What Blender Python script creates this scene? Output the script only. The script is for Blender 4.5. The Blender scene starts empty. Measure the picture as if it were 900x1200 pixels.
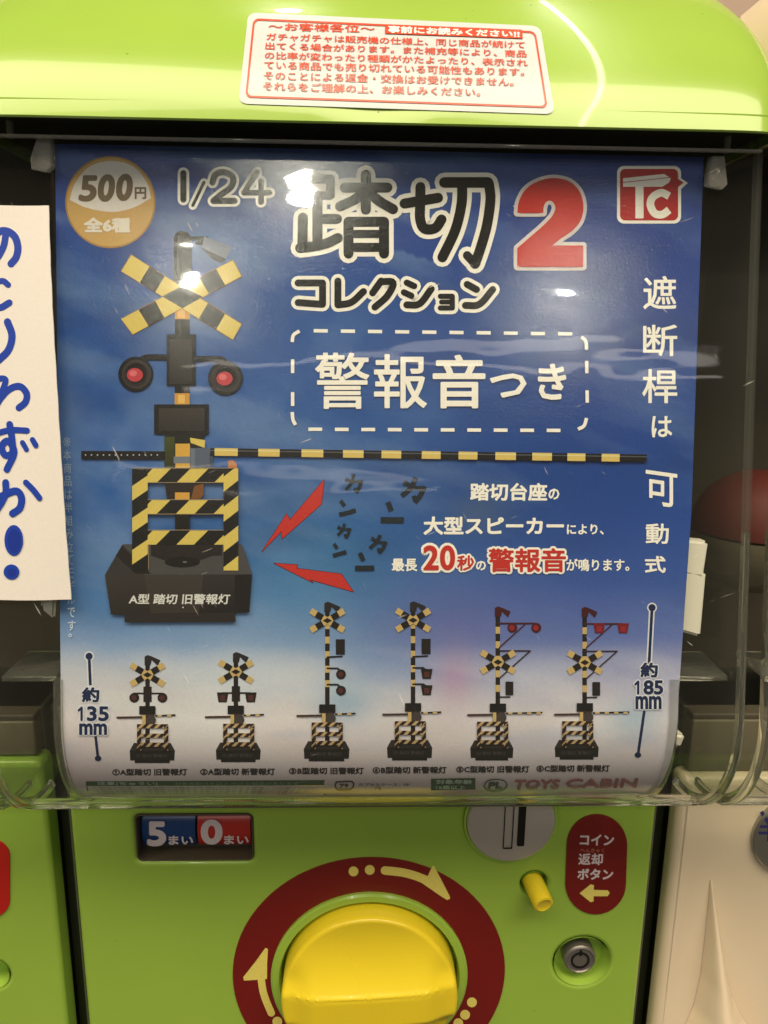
import bpy, bmesh, math, random
import numpy as np
from mathutils import Vector, Matrix
from mathutils.geometry import tessellate_polygon
random.seed(4); rng = np.random.default_rng(4)
S = bpy.context.scene; COL = S.collection; rad = math.radians

# ------------------------------------------------------------ camera
FPX = 900.0                                   # focal length in photo pixels (photo 900 x 1200)
YAW, PITCH, ROLL = rad(1.8), rad(13.0), rad(0.75)
F = np.array([math.sin(YAW)*math.cos(PITCH), math.cos(YAW)*math.cos(PITCH), -math.sin(PITCH)])
R0 = np.array([math.cos(YAW), -math.sin(YAW), 0.0]); U0 = np.cross(R0, F)
RT = R0*math.cos(ROLL)+U0*math.sin(ROLL); UP = U0*math.cos(ROLL)-R0*math.sin(ROLL)
def rays(p):
    p = np.atleast_2d(np.asarray(p, float))
    return F + np.outer((p[:,0]-450)/FPX, RT) - np.outer((p[:,1]-600)/FPX, UP)
CAM = -0.385*rays((430, 950))[0]              # body front is the plane y=0, origin on it under the hopper
cd = bpy.data.cameras.new('camera'); cam = bpy.data.objects.new('camera', cd); COL.objects.link(cam)
cd.sensor_fit = 'HORIZONTAL'; cd.sensor_width = 36; cd.lens = 36*FPX/900; cd.clip_start = .01; cd.clip_end = 60
cam.matrix_world = Matrix(((RT[0],UP[0],-F[0],CAM[0]),(RT[1],UP[1],-F[1],CAM[1]),(RT[2],UP[2],-F[2],CAM[2]),(0,0,0,1)))
S.camera = cam

# ------------------------------------------------------------ world, lamps, exposure
W = bpy.data.worlds.new('World'); S.world = W; W.use_nodes = True
W.node_tree.nodes['Background'].inputs[0].default_value = (1.0, .83, .62, 1)
W.node_tree.nodes['Background'].inputs[1].default_value = 0.085
S.view_settings.view_transform = 'Standard'; S.view_settings.look = 'None'
S.view_settings.exposure = 0; S.view_settings.gamma = 1
def lamp(name, loc, target, w, h, power, col, shape='RECTANGLE'):
    l = bpy.data.lights.new(name, 'AREA'); l.shape = shape; l.size = w; l.size_y = h; l.energy = power; l.color = col
    o = bpy.data.objects.new(name, l); COL.objects.link(o); o.location = Vector(loc)
    o.rotation_euler = (Vector(target)-Vector(loc)).to_track_quat('-Z', 'Y').to_euler(); return o
WARM = (1.0, .83, .60)
CTR = (0, 0, .1)
lamp('ceiling_bounce_fill', (-.2, -1.25, 2.45), CTR, 5.0, 1.1, 146, WARM)  # added broad fill standing in for diffused ceiling light, not a real panel

# ------------------------------------------------------------ colour helpers
def s2l(c): c = np.asarray(c, float)/255; return np.where(c <= .04045, c/12.92, ((c+.055)/1.055)**2.4)
REF = s2l((236, 220, 196))/.80                 # what a white card shows in the photo's light
def ink(*c, k=1.0): a = np.clip(s2l(c)/REF*k, 0, 1); return (a[0], a[1], a[2], 1)

# ------------------------------------------------------------ materials
def newmat(name):
    m = bpy.data.materials.new(name); m.use_nodes = True
    return m, m.node_tree, m.node_tree.nodes['Principled BSDF']
def plastic(name, col, rough=.3, coat=0, bump=.0, bscale=300, metallic=0, vary=.06, vscale=18, ior=1.48, specks=0):
    m, nt, b = newmat(name); N, L = nt.nodes, nt.links
    tc = N.new('ShaderNodeTexCoord')
    n = N.new('ShaderNodeTexNoise'); n.inputs['Scale'].default_value = vscale; n.inputs['Detail'].default_value = 5
    L.new(tc.outputs['Object'], n.inputs['Vector'])
    mx = N.new('ShaderNodeMix'); mx.data_type = 'RGBA'
    c = np.array(col[:3])
    mx.inputs[6].default_value = (*np.clip(c*(1-vary), 0, 1), 1); mx.inputs[7].default_value = (*np.clip(c*(1+vary), 0, 1), 1)
    L.new(n.outputs['Fac'], mx.inputs[0]); out = mx.outputs[2]
    if specks:
        n3 = N.new('ShaderNodeTexNoise'); n3.inputs['Scale'].default_value = 420; n3.inputs['Detail'].default_value = 1
        L.new(tc.outputs['Object'], n3.inputs['Vector'])
        r3 = N.new('ShaderNodeMapRange'); r3.inputs[1].default_value = specks; r3.inputs[2].default_value = specks+.03
        L.new(n3.outputs['Fac'], r3.inputs[0])
        m3 = N.new('ShaderNodeMix'); m3.data_type = 'RGBA'; L.new(r3.outputs[0], m3.inputs[0]); L.new(out, m3.inputs[6])
        m3.inputs[7].default_value = (*np.clip(c*.35, 0, 1), 1); out = m3.outputs[2]
    L.new(out, b.inputs['Base Color'])
    rr = N.new('ShaderNodeMapRange'); rr.inputs[3].default_value = rough*.8; rr.inputs[4].default_value = rough*1.25
    L.new(n.outputs['Fac'], rr.inputs[0]); L.new(rr.outputs[0], b.inputs['Roughness'])
    b.inputs['Metallic'].default_value = metallic; b.inputs['IOR'].default_value = ior; b.inputs['Coat Weight'].default_value = coat
    if bump:
        n2 = N.new('ShaderNodeTexNoise'); n2.inputs['Scale'].default_value = bscale; n2.inputs['Detail'].default_value = 3
        L.new(tc.outputs['Object'], n2.inputs['Vector'])
        bp = N.new('ShaderNodeBump'); bp.inputs['Strength'].default_value = bump; bp.inputs['Distance'].default_value = .0004
        L.new(n2.outputs['Fac'], bp.inputs['Height']); L.new(bp.outputs[0], b.inputs['Normal'])
    return m
def print_mat(name, rough=.35, bump=0, bscale=700, grain=.08):
    """ink on paper: colour comes from the printed artwork stored on the mesh, grain from noise"""
    m, nt, b = newmat(name); N, L = nt.nodes, nt.links
    at = N.new('ShaderNodeAttribute'); at.attribute_name = 'art'
    tc = N.new('ShaderNodeTexCoord'); n = N.new('ShaderNodeTexNoise'); n.inputs['Scale'].default_value = 900; n.inputs['Detail'].default_value = 2
    L.new(tc.outputs['Object'], n.inputs['Vector'])
    r = N.new('ShaderNodeMapRange'); r.inputs[3].default_value = 1-grain; r.inputs[4].default_value = 1+grain
    L.new(n.outputs['Fac'], r.inputs[0])
    v = N.new('ShaderNodeVectorMath'); v.operation = 'SCALE'; L.new(at.outputs['Color'], v.inputs[0]); L.new(r.outputs[0], v.inputs['Scale'])
    L.new(v.outputs[0], b.inputs['Base Color']); b.inputs['Roughness'].default_value = rough
    if name.startswith(('glossy_poster', 'poster_ink')):
        b.inputs['Coat Weight'].default_value = .6; b.inputs['Coat Roughness'].default_value = .03
        n5 = N.new('ShaderNodeTexNoise'); n5.inputs['Scale'].default_value = 2200; n5.inputs['Detail'].default_value = 1; L.new(tc.outputs['Object'], n5.inputs['Vector'])
        b5 = N.new('ShaderNodeBump'); b5.inputs['Strength'].default_value = 1; b5.inputs['Distance'].default_value = .00004; L.new(n5.outputs['Fac'], b5.inputs['Height']); L.new(b5.outputs[0], b.inputs['Coat Normal'])
    if bump:
        n2 = N.new('ShaderNodeTexNoise'); n2.inputs['Scale'].default_value = bscale; n2.inputs['Detail'].default_value = 2
        L.new(tc.outputs['Object'], n2.inputs['Vector'])
        n3 = N.new('ShaderNodeTexNoise'); n3.inputs['Scale'].default_value = 22; n3.inputs['Detail'].default_value = 2
        L.new(tc.outputs['Object'], n3.inputs['Vector'])
        b1 = N.new('ShaderNodeBump'); b1.inputs['Strength'].default_value = .25; b1.inputs['Distance'].default_value = .002; L.new(n3.outputs['Fac'], b1.inputs['Height'])
        b2 = N.new('ShaderNodeBump'); b2.inputs['Strength'].default_value = bump; b2.inputs['Distance'].default_value = .0003; L.new(n2.outputs['Fac'], b2.inputs['Height'])
        L.new(b1.outputs[0], b2.inputs['Normal']); L.new(b2.outputs[0], b.inputs['Normal'])
    return m
def clear_sheet(name, tint=(.93, .95, .92), scratches=True, haze=.010, wav=.02):
    """thin clear plastic wall: straight-through transmission plus Fresnel reflection, fine scratches and dust"""
    m = bpy.data.materials.new(name); m.use_nodes = True; nt = m.node_tree; N, L = nt.nodes, nt.links; N.clear()
    out = N.new('ShaderNodeOutputMaterial'); tr = N.new('ShaderNodeBsdfTransparent'); tr.inputs[0].default_value = (*tint, 1)
    gl = N.new('ShaderNodeBsdfGlossy'); gl.inputs['Roughness'].default_value = .035
    fr = N.new('ShaderNodeFresnel'); ge = N.new('ShaderNodeNewGeometry'); ir = N.new('ShaderNodeMapRange')
    ir.inputs[3].default_value = 1.45; ir.inputs[4].default_value = 1/1.45; L.new(ge.outputs['Backfacing'], ir.inputs[0]); L.new(ir.outputs[0], fr.inputs['IOR'])
    tc = N.new('ShaderNodeTexCoord'); mp = N.new('ShaderNodeMapping'); L.new(tc.outputs['Object'], mp.inputs[0]); mp.inputs['Scale'].default_value = (5, 14, 14)
    nz = N.new('ShaderNodeTexNoise'); nz.inputs['Scale'].default_value = 1.4; nz.inputs['Detail'].default_value = 3; L.new(mp.outputs[0], nz.inputs['Vector'])
    bp = N.new('ShaderNodeBump'); bp.inputs['Strength'].default_value = .5; bp.inputs['Distance'].default_value = wav*.1; L.new(nz.outputs['Fac'], bp.inputs['Height'])
    L.new(bp.outputs[0], gl.inputs['Normal']); L.new(bp.outputs[0], fr.inputs['Normal'])
    mx = N.new('ShaderNodeMixShader'); L.new(fr.outputs[0], mx.inputs[0]); L.new(tr.outputs[0], mx.inputs[1]); L.new(gl.outputs[0], mx.inputs[2])
    df = N.new('ShaderNodeBsdfDiffuse'); df.inputs[0].default_value = (.8, .8, .78, 1)
    m2 = N.new('ShaderNodeMixShader'); L.new(mx.outputs[0], m2.inputs[1]); L.new(df.outputs[0], m2.inputs[2])
    if scratches:
        vs = []
        for sc, ang, thr in (((700, 1, 60), 28, .745), ((60, 1, 800), 20, .75), ((90, 1, 900), -38, .755), ((900, 1, 900), 0, .80)):
            mq = N.new('ShaderNodeMapping'); mr = N.new('ShaderNodeMapping'); mr.inputs['Rotation'].default_value = (0, rad(ang), 0); L.new(tc.outputs['Object'], mr.inputs[0]); mq.inputs['Scale'].default_value = sc
            L.new(mr.outputs[0], mq.inputs[0]); nn = N.new('ShaderNodeTexNoise'); nn.inputs['Scale'].default_value = 1; nn.inputs['Detail'].default_value = 1.5
            L.new(mq.outputs[0], nn.inputs['Vector']); r = N.new('ShaderNodeMapRange'); r.inputs[1].default_value = thr; r.inputs[2].default_value = thr+.05; r.inputs[4].default_value = .45
            L.new(nn.outputs['Fac'], r.inputs[0]); vs.append(r.outputs[0])
        a = N.new('ShaderNodeMath'); a.operation = 'ADD'; L.new(vs[0], a.inputs[0]); L.new(vs[1], a.inputs[1])
        ab = N.new('ShaderNodeMath'); ab.operation = 'ADD'; L.new(a.outputs[0], ab.inputs[0]); L.new(vs[3], ab.inputs[1]); a = ab
        a2 = N.new('ShaderNodeMath'); a2.operation = 'ADD'; L.new(a.outputs[0], a2.inputs[0]); L.new(vs[2], a2.inputs[1])
        a3 = N.new('ShaderNodeMath'); a3.operation = 'ADD'; L.new(a2.outputs[0], a3.inputs[0]); a3.inputs[1].default_value = haze
        L.new(a3.outputs[0], m2.inputs[0])
    else: m2.inputs[0].default_value = haze
    L.new(m2.outputs[0], out.inputs[0]); return m
def glassy(name, rough=.03):
    m, nt, b = newmat(name); b.inputs['Transmission Weight'].default_value = .96; b.inputs['Roughness'].default_value = rough
    b.inputs['Base Color'].default_value = (.93, .95, .9, 1); b.inputs['IOR'].default_value = 1.47
    N, L = nt.nodes, nt.links; n = N.new('ShaderNodeTexNoise'); n.inputs['Scale'].default_value = 60
    r = N.new('ShaderNodeMapRange'); r.inputs[3].default_value = rough; r.inputs[4].default_value = rough*4; L.new(n.outputs['Fac'], r.inputs[0]); L.new(r.outputs[0], b.inputs['Roughness'])
    return m
GREEN = (.35, .565, .078)
M = dict(
    green=plastic('lime_green_plastic', GREEN, .22, .35, .10, 90, specks=.80),
    cream=plastic('cream_plastic', (.90, .77, .58), .3, .2, .08, 90, specks=.80),
    dark=plastic('black_gap_and_shade', (.016, .020, .008), .5),
    inner=plastic('dark_hopper_plastic', (.095, .078, .058), .45, vary=.3, vscale=9),
    inner2=plastic('darker_hopper_plastic', (.03, .024, .02), .5, vary=.3, vscale=9),
    olive=plastic('smoky_inner_plastic', (.19, .165, .115), .4, vary=.3, vscale=12),
    red_cap=plastic('dull_red_plastic', (.12, .012, .009), .6),
    white=plastic('white_plastic', (.78, .76, .68), .35),
    steel=plastic('brushed_steel', (.68, .65, .62), .36, metallic=.55, bump=.1, bscale=200),
    dark_steel=plastic('dark_steel', (.26, .24, .23), .38, metallic=.6),
    chrome=plastic('edge_metal', (.42, .42, .38), .3, metallic=.8),
    yellow=plastic('yellow_plastic', (.88, .70, .03), .27, .3, .06, 120),
    maroon=plastic('dark_red_print', (.20, .012, .010), .28, .25),
    red=plastic('red_badge', (.55, .02, .015), .3),
    wall=plastic('pinkish_wall', (.55, .42, .35), .7),
    hole=plastic('slot_black', (.004, .004, .004), .6),
    clear=clear_sheet('clear_cover_plastic'),
    side=clear_sheet('clear_side_plastic', (.9, .92, .88), False, .03),
    frost=clear_sheet('clear_tab_plastic', (.9, .92, .88), False, .20),
    glass=glassy('thick_clear_plastic'),
    ink=print_mat('printed_ink', .33),
    paper=print_mat('glossy_poster_print', .15, .16, 1300),
    card=print_mat('matt_card_print', .55, grain=.05),
    stick=print_mat('sticker_print', .3, grain=.04),
)

# ------------------------------------------------------------ object helpers
def empty(name, loc=(0, 0, 0), **tags):
    o = bpy.data.objects.new(name, None); COL.objects.link(o); o.location = loc; o.empty_display_size = .02
    for k, v in tags.items(): o[k] = v
    return o
def link(name, me, mats, parent=None, smooth=False, angle=None):
    for m in (mats if isinstance(mats, (list, tuple)) else [mats]): me.materials.append(m)
    o = bpy.data.objects.new(name, me); COL.objects.link(o)
    if parent is not None: o.parent = parent; o.matrix_parent_inverse = Matrix.Translation(-world_loc(parent))
    if smooth: me.shade_smooth()
    if angle: me.set_sharp_from_angle(angle=rad(angle))
    return o
def world_loc(o):
    v = Vector(o.location)
    while o.parent is not None:
        v = v + o.matrix_parent_inverse.translation; o = o.parent; v = v + Vector(o.location)
    return v
def mesh(name, v, f, mats, parent=None, smooth=False, angle=None):
    me = bpy.data.meshes.new(name); me.from_pydata([tuple(map(float, q)) for q in v], [], [tuple(map(int, q)) for q in f]); me.update()
    return link(name, me, mats, parent, smooth, angle)
def box(name, x0, x1, y0, y1, z0, z1, mat, parent=None, bevel=.001):
    bm = bmesh.new(); bmesh.ops.create_cube(bm, size=1)
    for v in bm.verts: v.co = Vector(((x0+x1)/2+v.co.x*(x1-x0), (y0+y1)/2+v.co.y*(y1-y0), (z0+z1)/2+v.co.z*(z1-z0)))
    if bevel: bmesh.ops.bevel(bm, geom=bm.edges[:], offset=bevel, segments=3, profile=.5, affect='EDGES')
    me = bpy.data.meshes.new(name); bm.to_mesh(me); bm.free()
    return link(name, me, mat, parent, True, 40)
def plate(name, loops, y_front, thick, mat, parent=None, bevel=0., seg=3):
    """flat plate standing in the xz plane, loops of (x,z): first outer, rest holes; its front face at y_front"""
    c = bpy.data.curves.new('t', 'CURVE'); c.dimensions = '2D'; c.fill_mode = 'BOTH'; c.extrude = thick/2-bevel
    c.bevel_depth = bevel; c.bevel_resolution = seg; c.offset = -bevel
    for lp in loops:
        s = c.splines.new('POLY'); s.points.add(len(lp)-1); s.use_cyclic_u = True
        for p, q in zip(s.points, lp): p.co = (q[0], q[1], 0, 1)
    o = bpy.data.objects.new('t', c); COL.objects.link(o); bpy.context.view_layer.update()
    me = bpy.data.meshes.new_from_object(o.evaluated_get(bpy.context.evaluated_depsgraph_get()))
    bpy.data.objects.remove(o); bpy.data.curves.remove(c); me.materials.clear()
    me.transform(Matrix.Translation((0, y_front+thick/2, 0)) @ Matrix.Rotation(rad(90), 4, 'X'))
    me.name = name
    o = link(name, me, mat, parent, True, 35); wn = o.modifiers.new('wn', 'WEIGHTED_NORMAL'); wn.keep_sharp = True; return o
def circ(cx, cz, r, n=64, rz=None): return [(cx+r*math.cos(2*math.pi*i/n), cz+(rz or r)*math.sin(2*math.pi*i/n)) for i in range(n)]
def rrect(x0, z0, x1, z1, r, n=8):
    out = []
    for cx, cz, a in ((x1-r, z1-r, 0), (x0+r, z1-r, 90), (x0+r, z0+r, 180), (x1-r, z0+r, 270)):
        out += [(cx+r*math.cos(rad(a+90*i/n)), cz+r*math.sin(rad(a+90*i/n))) for i in range(n+1)]
    return out
def lathe(name, prof, cx, cz, mat, parent=None, n=64, axis=(0, -1, 0), angle=35, cap=False):
    """prof: (radius, distance towards the viewer) along axis from the point (cx, 0, cz)"""
    A = Vector(axis).normalized(); q = Vector((0, 0, 1)).rotation_difference(A); v = []; f = []
    for r, d in prof:
        for i in range(n):
            p = q @ Vector((r*math.cos(2*math.pi*i/n), r*math.sin(2*math.pi*i/n), 0)) + A*d; v.append((cx+p.x, p.y, cz+p.z))
    for k in range(len(prof)-1):
        for i in range(n): j = (i+1) % n; f.append((k*n+i, k*n+j, (k+1)*n+j, (k+1)*n+i))
    f.append(tuple(range((len(prof)-1)*n, len(prof)*n)))
    if cap: f.append(tuple(range(n-1, -1, -1)))
    return mesh(name, v, f, mat, parent, True, angle)
def sweep(name, path, prof, mat, parent=None, closed=True):
    """sweep a cross section (list of (x, outward)) along a path of (y, z) points in the yz plane"""
    path = np.array(path); t = np.gradient(path, axis=0); t /= np.linalg.norm(t, axis=1)[:, None]
    nrm = np.stack([-t[:, 1]*-1, -t[:, 0]], 1)   # (y,z) normal, set below
    v = []; f = []; n = len(prof)
    for (y, z), (ty, tz) in zip(path, t):
        ny, nz = tz, -ty                          # outward for a path running down the front
        for px, po in prof: v.append((px, y+ny*po, z+nz*po))
    for k in range(len(path)-1):
        for i in range(n if closed else n-1): j = (i+1) % n; f.append((k*n+i, k*n+j, (k+1)*n+j, (k+1)*n+i))
    if closed: f.append(tuple(range(n-1, -1, -1))); f.append(tuple(range((len(path)-1)*n, len(path)*n)))
    o = mesh(name, v, f, mat, parent, True, 40)
    bm = bmesh.new(); bm.from_mesh(o.data); bmesh.ops.recalc_face_normals(bm, faces=bm.faces); bm.to_mesh(o.data); bm.free(); return o

# ------------------------------------------------------------ surfaces of the place, and where photo points land on them
def plane_y(Y):
    def fn(p):
        d = rays(p); t = (Y-CAM[1])/d[:, 1]; P = CAM+d*t[:, None]; return P, np.tile([0, -1., 0], (len(P), 1))
    return fn
BODY = plane_y(0.0)
def bxz(px, py, Y=0.0): P = plane_y(Y)((px, py))[0][0]; return P[0], P[2]
PPM = np.linalg.norm(BODY((500, 1100))[0][0]-BODY((400, 1100))[0][0])/100    # metres per photo pixel on the body

# hopper profile: straight front leaning back upwards, then an arc curling back below
TILT = rad(10); RAD = .048
PA = CAM+.304*rays((430, 843))[0]; YA, ZA = PA[1], PA[2]
LIDP = CAM+rays((430, 143))[0]*((-.043-CAM[1])/rays((430, 143))[0][1]); LEN_UP = (LIDP[2]+.004-ZA)/math.cos(TILT)
def profile(off, n_arc=40, turn=100, up=LEN_UP, nu=26):
    """points (y,z) from the top down; off = distance outward of the poster surface"""
    pts = []
    n0 = np.array([-math.cos(TILT), math.sin(TILT)])      # outward normal of the straight part
    for i in range(nu): s = up*(1-i/nu); pts.append((YA+s*math.sin(TILT)+n0[0]*off, ZA+s*math.cos(TILT)+n0[1]*off))
    cy, cz = YA-n0[0]*RAD, ZA-n0[1]*RAD                   # arc centre
    a0 = math.atan2(n0[1], n0[0])
    for i in range(n_arc+1):
        a = a0+rad(turn)*i/n_arc; pts.append((cy+(RAD+off)*math.cos(a), cz+(RAD+off)*math.sin(a)))
    return pts
def prof_surf(off):
    P = np.array(profile(off, 200, 72, LEN_UP+.02, 200)); th = np.arctan2(P[:, 1]-CAM[2], P[:, 0]-CAM[1]); k = np.argmin(th)
    P = P[:k+1]; th = th[:k+1]; t = np.gradient(P, axis=0); t /= np.linalg.norm(t, axis=1)[:, None]
    thr, Pr, tr = th[::-1], P[::-1], t[::-1]
    def fn(p):
        d = rays(p); a = np.arctan2(d[:, 2], d[:, 1]); y = np.interp(a, thr, Pr[:, 0]); z = np.interp(a, thr, Pr[:, 1])
        ty = np.interp(a, thr, tr[:, 0]); tz = np.interp(a, thr, tr[:, 1]); s = (y-CAM[1])/d[:, 1]
        return np.stack([CAM[0]+d[:, 0]*s, y, z], 1), np.stack([np.zeros_like(y), tz, -ty], 1)
    return fn
POSTER = prof_surf(0.0); COVER_OFF = .0020; COVER_T = .0015
COVER = prof_surf(COVER_OFF+COVER_T)

# lid: a domed green cap
def lid_front(Z0): return Z0
LY, LZ = LIDP[1], LIDP[2]; LHW = .1515; LH = .104
def lid_y(x, z):
    h = np.clip(z-LZ, 0, 1)
    return LY+.25*h+8*h*h
def lid_surf(p):
    d = rays(p); t = np.full(len(d), .3)
    for _ in range(30): P = CAM+d*t[:, None]; t = (lid_y(P[:, 0], P[:, 2])-CAM[1])/d[:, 1]
    P = CAM+d*t[:, None]; e = 1e-4
    dz = (lid_y(P[:, 0], P[:, 2]+e)-lid_y(P[:, 0], P[:, 2]-e))/(2*e)
    n = np.stack([np.zeros_like(dz), -np.ones_like(dz), dz], 1); return P, n/np.linalg.norm(n, axis=1)[:, None]

# ------------------------------------------------------------ print layers
def curve_pts(p, n=6):
    """smooth line through the points"""
    p = [np.array(q, float) for q in p]
    if len(p) < 3: return p
    e = [2*p[0]-p[1]]+p+[2*p[-1]-p[-2]]; out = []
    for i in range(1, len(e)-2):
        a, b, c, d = e[i-1:i+3]
        for k in range(n): t = k/n; out.append(.5*((2*b)+(c-a)*t+(2*a-5*b+4*c-d)*t*t+(3*b-a-3*c+d)*t**3))
    out.append(p[-1]); return out
def clip(poly, a, b, c):
    """keep the part of the polygon where a*x+b*y+c >= 0"""
    out = []
    for i in range(len(poly)):
        p, q = poly[i], poly[(i+1) % len(poly)]; dp = a*p[0]+b*p[1]+c; dq = a*q[0]+b*q[1]+c
        if dp >= 0: out.append(p)
        if (dp >= 0) != (dq >= 0): t = dp/(dp-dq); out.append((p[0]+(q[0]-p[0])*t, p[1]+(q[1]-p[1])*t))
    return out
GC = {}
def glyph(s):
    if s in GC: return GC[s]
    c = bpy.data.curves.new('t', 'FONT'); c.body = s; c.resolution_u = 5 if len(s) < 3 and s.isascii() else 2; o = bpy.data.objects.new('t', c); COL.objects.link(o)
    bpy.context.view_layer.update()
    me = bpy.data.meshes.new_from_object(o.evaluated_get(bpy.context.evaluated_depsgraph_get()))
    v = np.array([q.co[:2] for q in me.vertices]).reshape(-1, 2); f = [tuple(q.vertices) for q in me.polygons]
    bpy.data.objects.remove(o); bpy.data.curves.remove(c); bpy.data.meshes.remove(me)
    mn, mxx = v.min(0), v.max(0); v = (v-mn)/np.maximum(mxx-mn, 1e-6); v[:, 1] = 1-v[:, 1]; GC[s] = (v, f); return GC[s]
class Print:
    STEP = .000012
    def __init__(s, surf, base=.00006): s.surf = surf; s.v = []; s.lay = []; s.f = []; s.c = []; s.base = base; s.z = 0
    def add(s, pts, faces, col):
        n = len(s.v); s.v += [tuple(p) for p in pts]; s.lay += [s.z]*len(pts)
        cols = col if isinstance(col, list) and len(col) == len(pts) and not isinstance(col[0], float) else [col]*len(pts)
        s.c += cols; s.f += [tuple(n+i for i in q) for q in faces]; return s
    def up(s, k=1): s.z += k; return s
    def poly(s, pts, col, raise_=True):
        if len(pts) < 3: return s
        if raise_: s.z += 1
        t = tessellate_polygon([[Vector((p[0], p[1], 0)) for p in pts]]); return s.add(pts, t, col)
    def rect(s, x0, y0, x1, y1, col, col2=None, slope=0.):
        s.z += 1; d = slope*(x1-x0); c = [col, col, col2, col2] if col2 else col
        if y1 > 830 and y1-y0 > 6 and not col2:
            n = int((y1-y0)/4)+1; return s.add([q for i in range(n+1) for q in ((x0, y0+(y1-y0)*i/n), (x1, y0+(y1-y0)*i/n))], [(2*i, 2*i+1, 2*i+3, 2*i+2) for i in range(n)], col)
        return s.add([(x0, y0), (x1, y0+d), (x1, y1+d), (x0, y1)], [(0, 1, 2, 3)], c)
    def disc(s, cx, cy, r, col, ry=None, n=28):
        s.z += 1; return s.add([(cx, cy)]+[(cx+r*math.cos(2*math.pi*i/n), cy+(ry or r)*math.sin(2*math.pi*i/n)) for i in range(n)], [(0, 1+i, 1+(i+1) % n) for i in range(n)], col)
    def stroke(s, pts, w, col, smooth=True, w2=None, caps=True, closed=False, raise_=True):
        if raise_: s.z += 1
        p = curve_pts(pts) if smooth else [np.array(q, float) for q in pts]
        if closed: p = p+[p[0]]
        P = []; Fc = []
        m = len(p)
        for i in range(m):
            a = p[max(i-1, 0)]; b = p[min(i+1, m-1)]
            d = b-a; d = d/max(np.hypot(*d), 1e-6); ww = w+(0 if w2 is None else (w2-w)*i/(m-1))
            P += [p[i]+np.array((-d[1], d[0]))*ww/2, p[i]-np.array((-d[1], d[0]))*ww/2]
        if smooth:
            for i in range(m-1): Fc.append((2*i, 2*i+1, 2*i+3, 2*i+2))
            s.add(P, Fc, col)
        else:
            for i in range(m-1):
                d = p[i+1]-p[i]; d = d/max(np.hypot(*d), 1e-6); n = np.array((-d[1], d[0]))*w/2
                s.z += .15; s.add([p[i]+n, p[i]-n, p[i+1]-n, p[i+1]+n], [(0, 1, 2, 3)], col)
        ends = p if not smooth else [p[0], p[-1]]
        if caps:
            for j, e in enumerate(ends):
                r = w/2 if (w2 is None or j == 0) else w2/2; k = 12; s.z += .15
                s.add([(e[0]+r*math.cos(2*math.pi*i/k), e[1]+r*math.sin(2*math.pi*i/k)) for i in range(k)], [tuple(range(k))], col)
        return s
    def text(s, body, x0, y0, x1, y1, col, bold=0., slope=0., lean=0., nd=8, rise=0.):
        """fit the string's ink into the photo box; slope: dy/dx of the line; lean: dx/dy; bold: dilation in px"""
        v, f = glyph(body); P = np.empty_like(v)
        P[:, 0] = x0+v[:, 0]*(x1-x0)-lean*(v[:, 1]-.5)*(y1-y0); P[:, 1] = y0+v[:, 1]*(y1-y0)+slope*v[:, 0]*(x1-x0)
        s.z += 1; s.add(P, f, col)
        if bold:
            rings = [bold] if bold < 2.2 else [bold*.5, bold]
            for rr in rings:
                for i in range(nd):
                    a = 2*math.pi*(i+.5)/nd; s.z += .12; s.add(P+np.array((math.cos(a), math.sin(a)))*rr, f, col)
        return s
    def build(s, name, mat, parent, **tags):
        P, N = s.surf(np.array(s.v)); P = P+N*(s.base+np.array(s.lay)*s.STEP)[:, None]
        me = bpy.data.meshes.new(name); me.from_pydata([tuple(q) for q in P], [], s.f); me.update()
        a = me.color_attributes.new('art', 'FLOAT_COLOR', 'POINT'); a.data.foreach_set('color', np.array(s.c, float).reshape(-1))
        nrm = np.array([q.normal[:] for q in me.polygons])
        bm = bmesh.new(); bm.from_mesh(me)
        bad = [fc for fc in bm.faces if fc.normal.y > 0]
        if bad: bmesh.ops.reverse_faces(bm, faces=bad)
        bm.to_mesh(me); bm.free()
        o = link(name, me, mat, parent)
        for k, v in tags.items(): o[k] = v
        return o
def bump_noise(shape, scale, seed, octaves=4):
    """smooth value noise on an h x w grid"""
    g = np.random.default_rng(seed); out = np.zeros(shape); amp = 1; tot = 0
    for o in range(octaves):
        n = int(scale*2**o)+2; m = int(scale*1.3*2**o)+2; a = g.random((m+1, n+1))
        yy = np.linspace(0, m-1e-3, shape[0]); xx = np.linspace(0, n-1e-3, shape[1]); yi = yy.astype(int); xi = xx.astype(int)
        fy = (yy-yi)[:, None]; fx = (xx-xi)[None]; fy = fy*fy*(3-2*fy); fx = fx*fx*(3-2*fx)
        v = a[yi][:, xi]*(1-fy)*(1-fx)+a[yi+1][:, xi]*fy*(1-fx)+a[yi][:, xi+1]*(1-fy)*fx+a[yi+1][:, xi+1]*fy*fx
        out += v*amp; tot += amp; amp *= .5
    return out/tot

# ============================================================ the setting
w = box('wall', -2.0, 2.0, 1.2, 1.25, -1.2, 2.2, M['wall'], None, 0); w['kind'] = 'structure'

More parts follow.
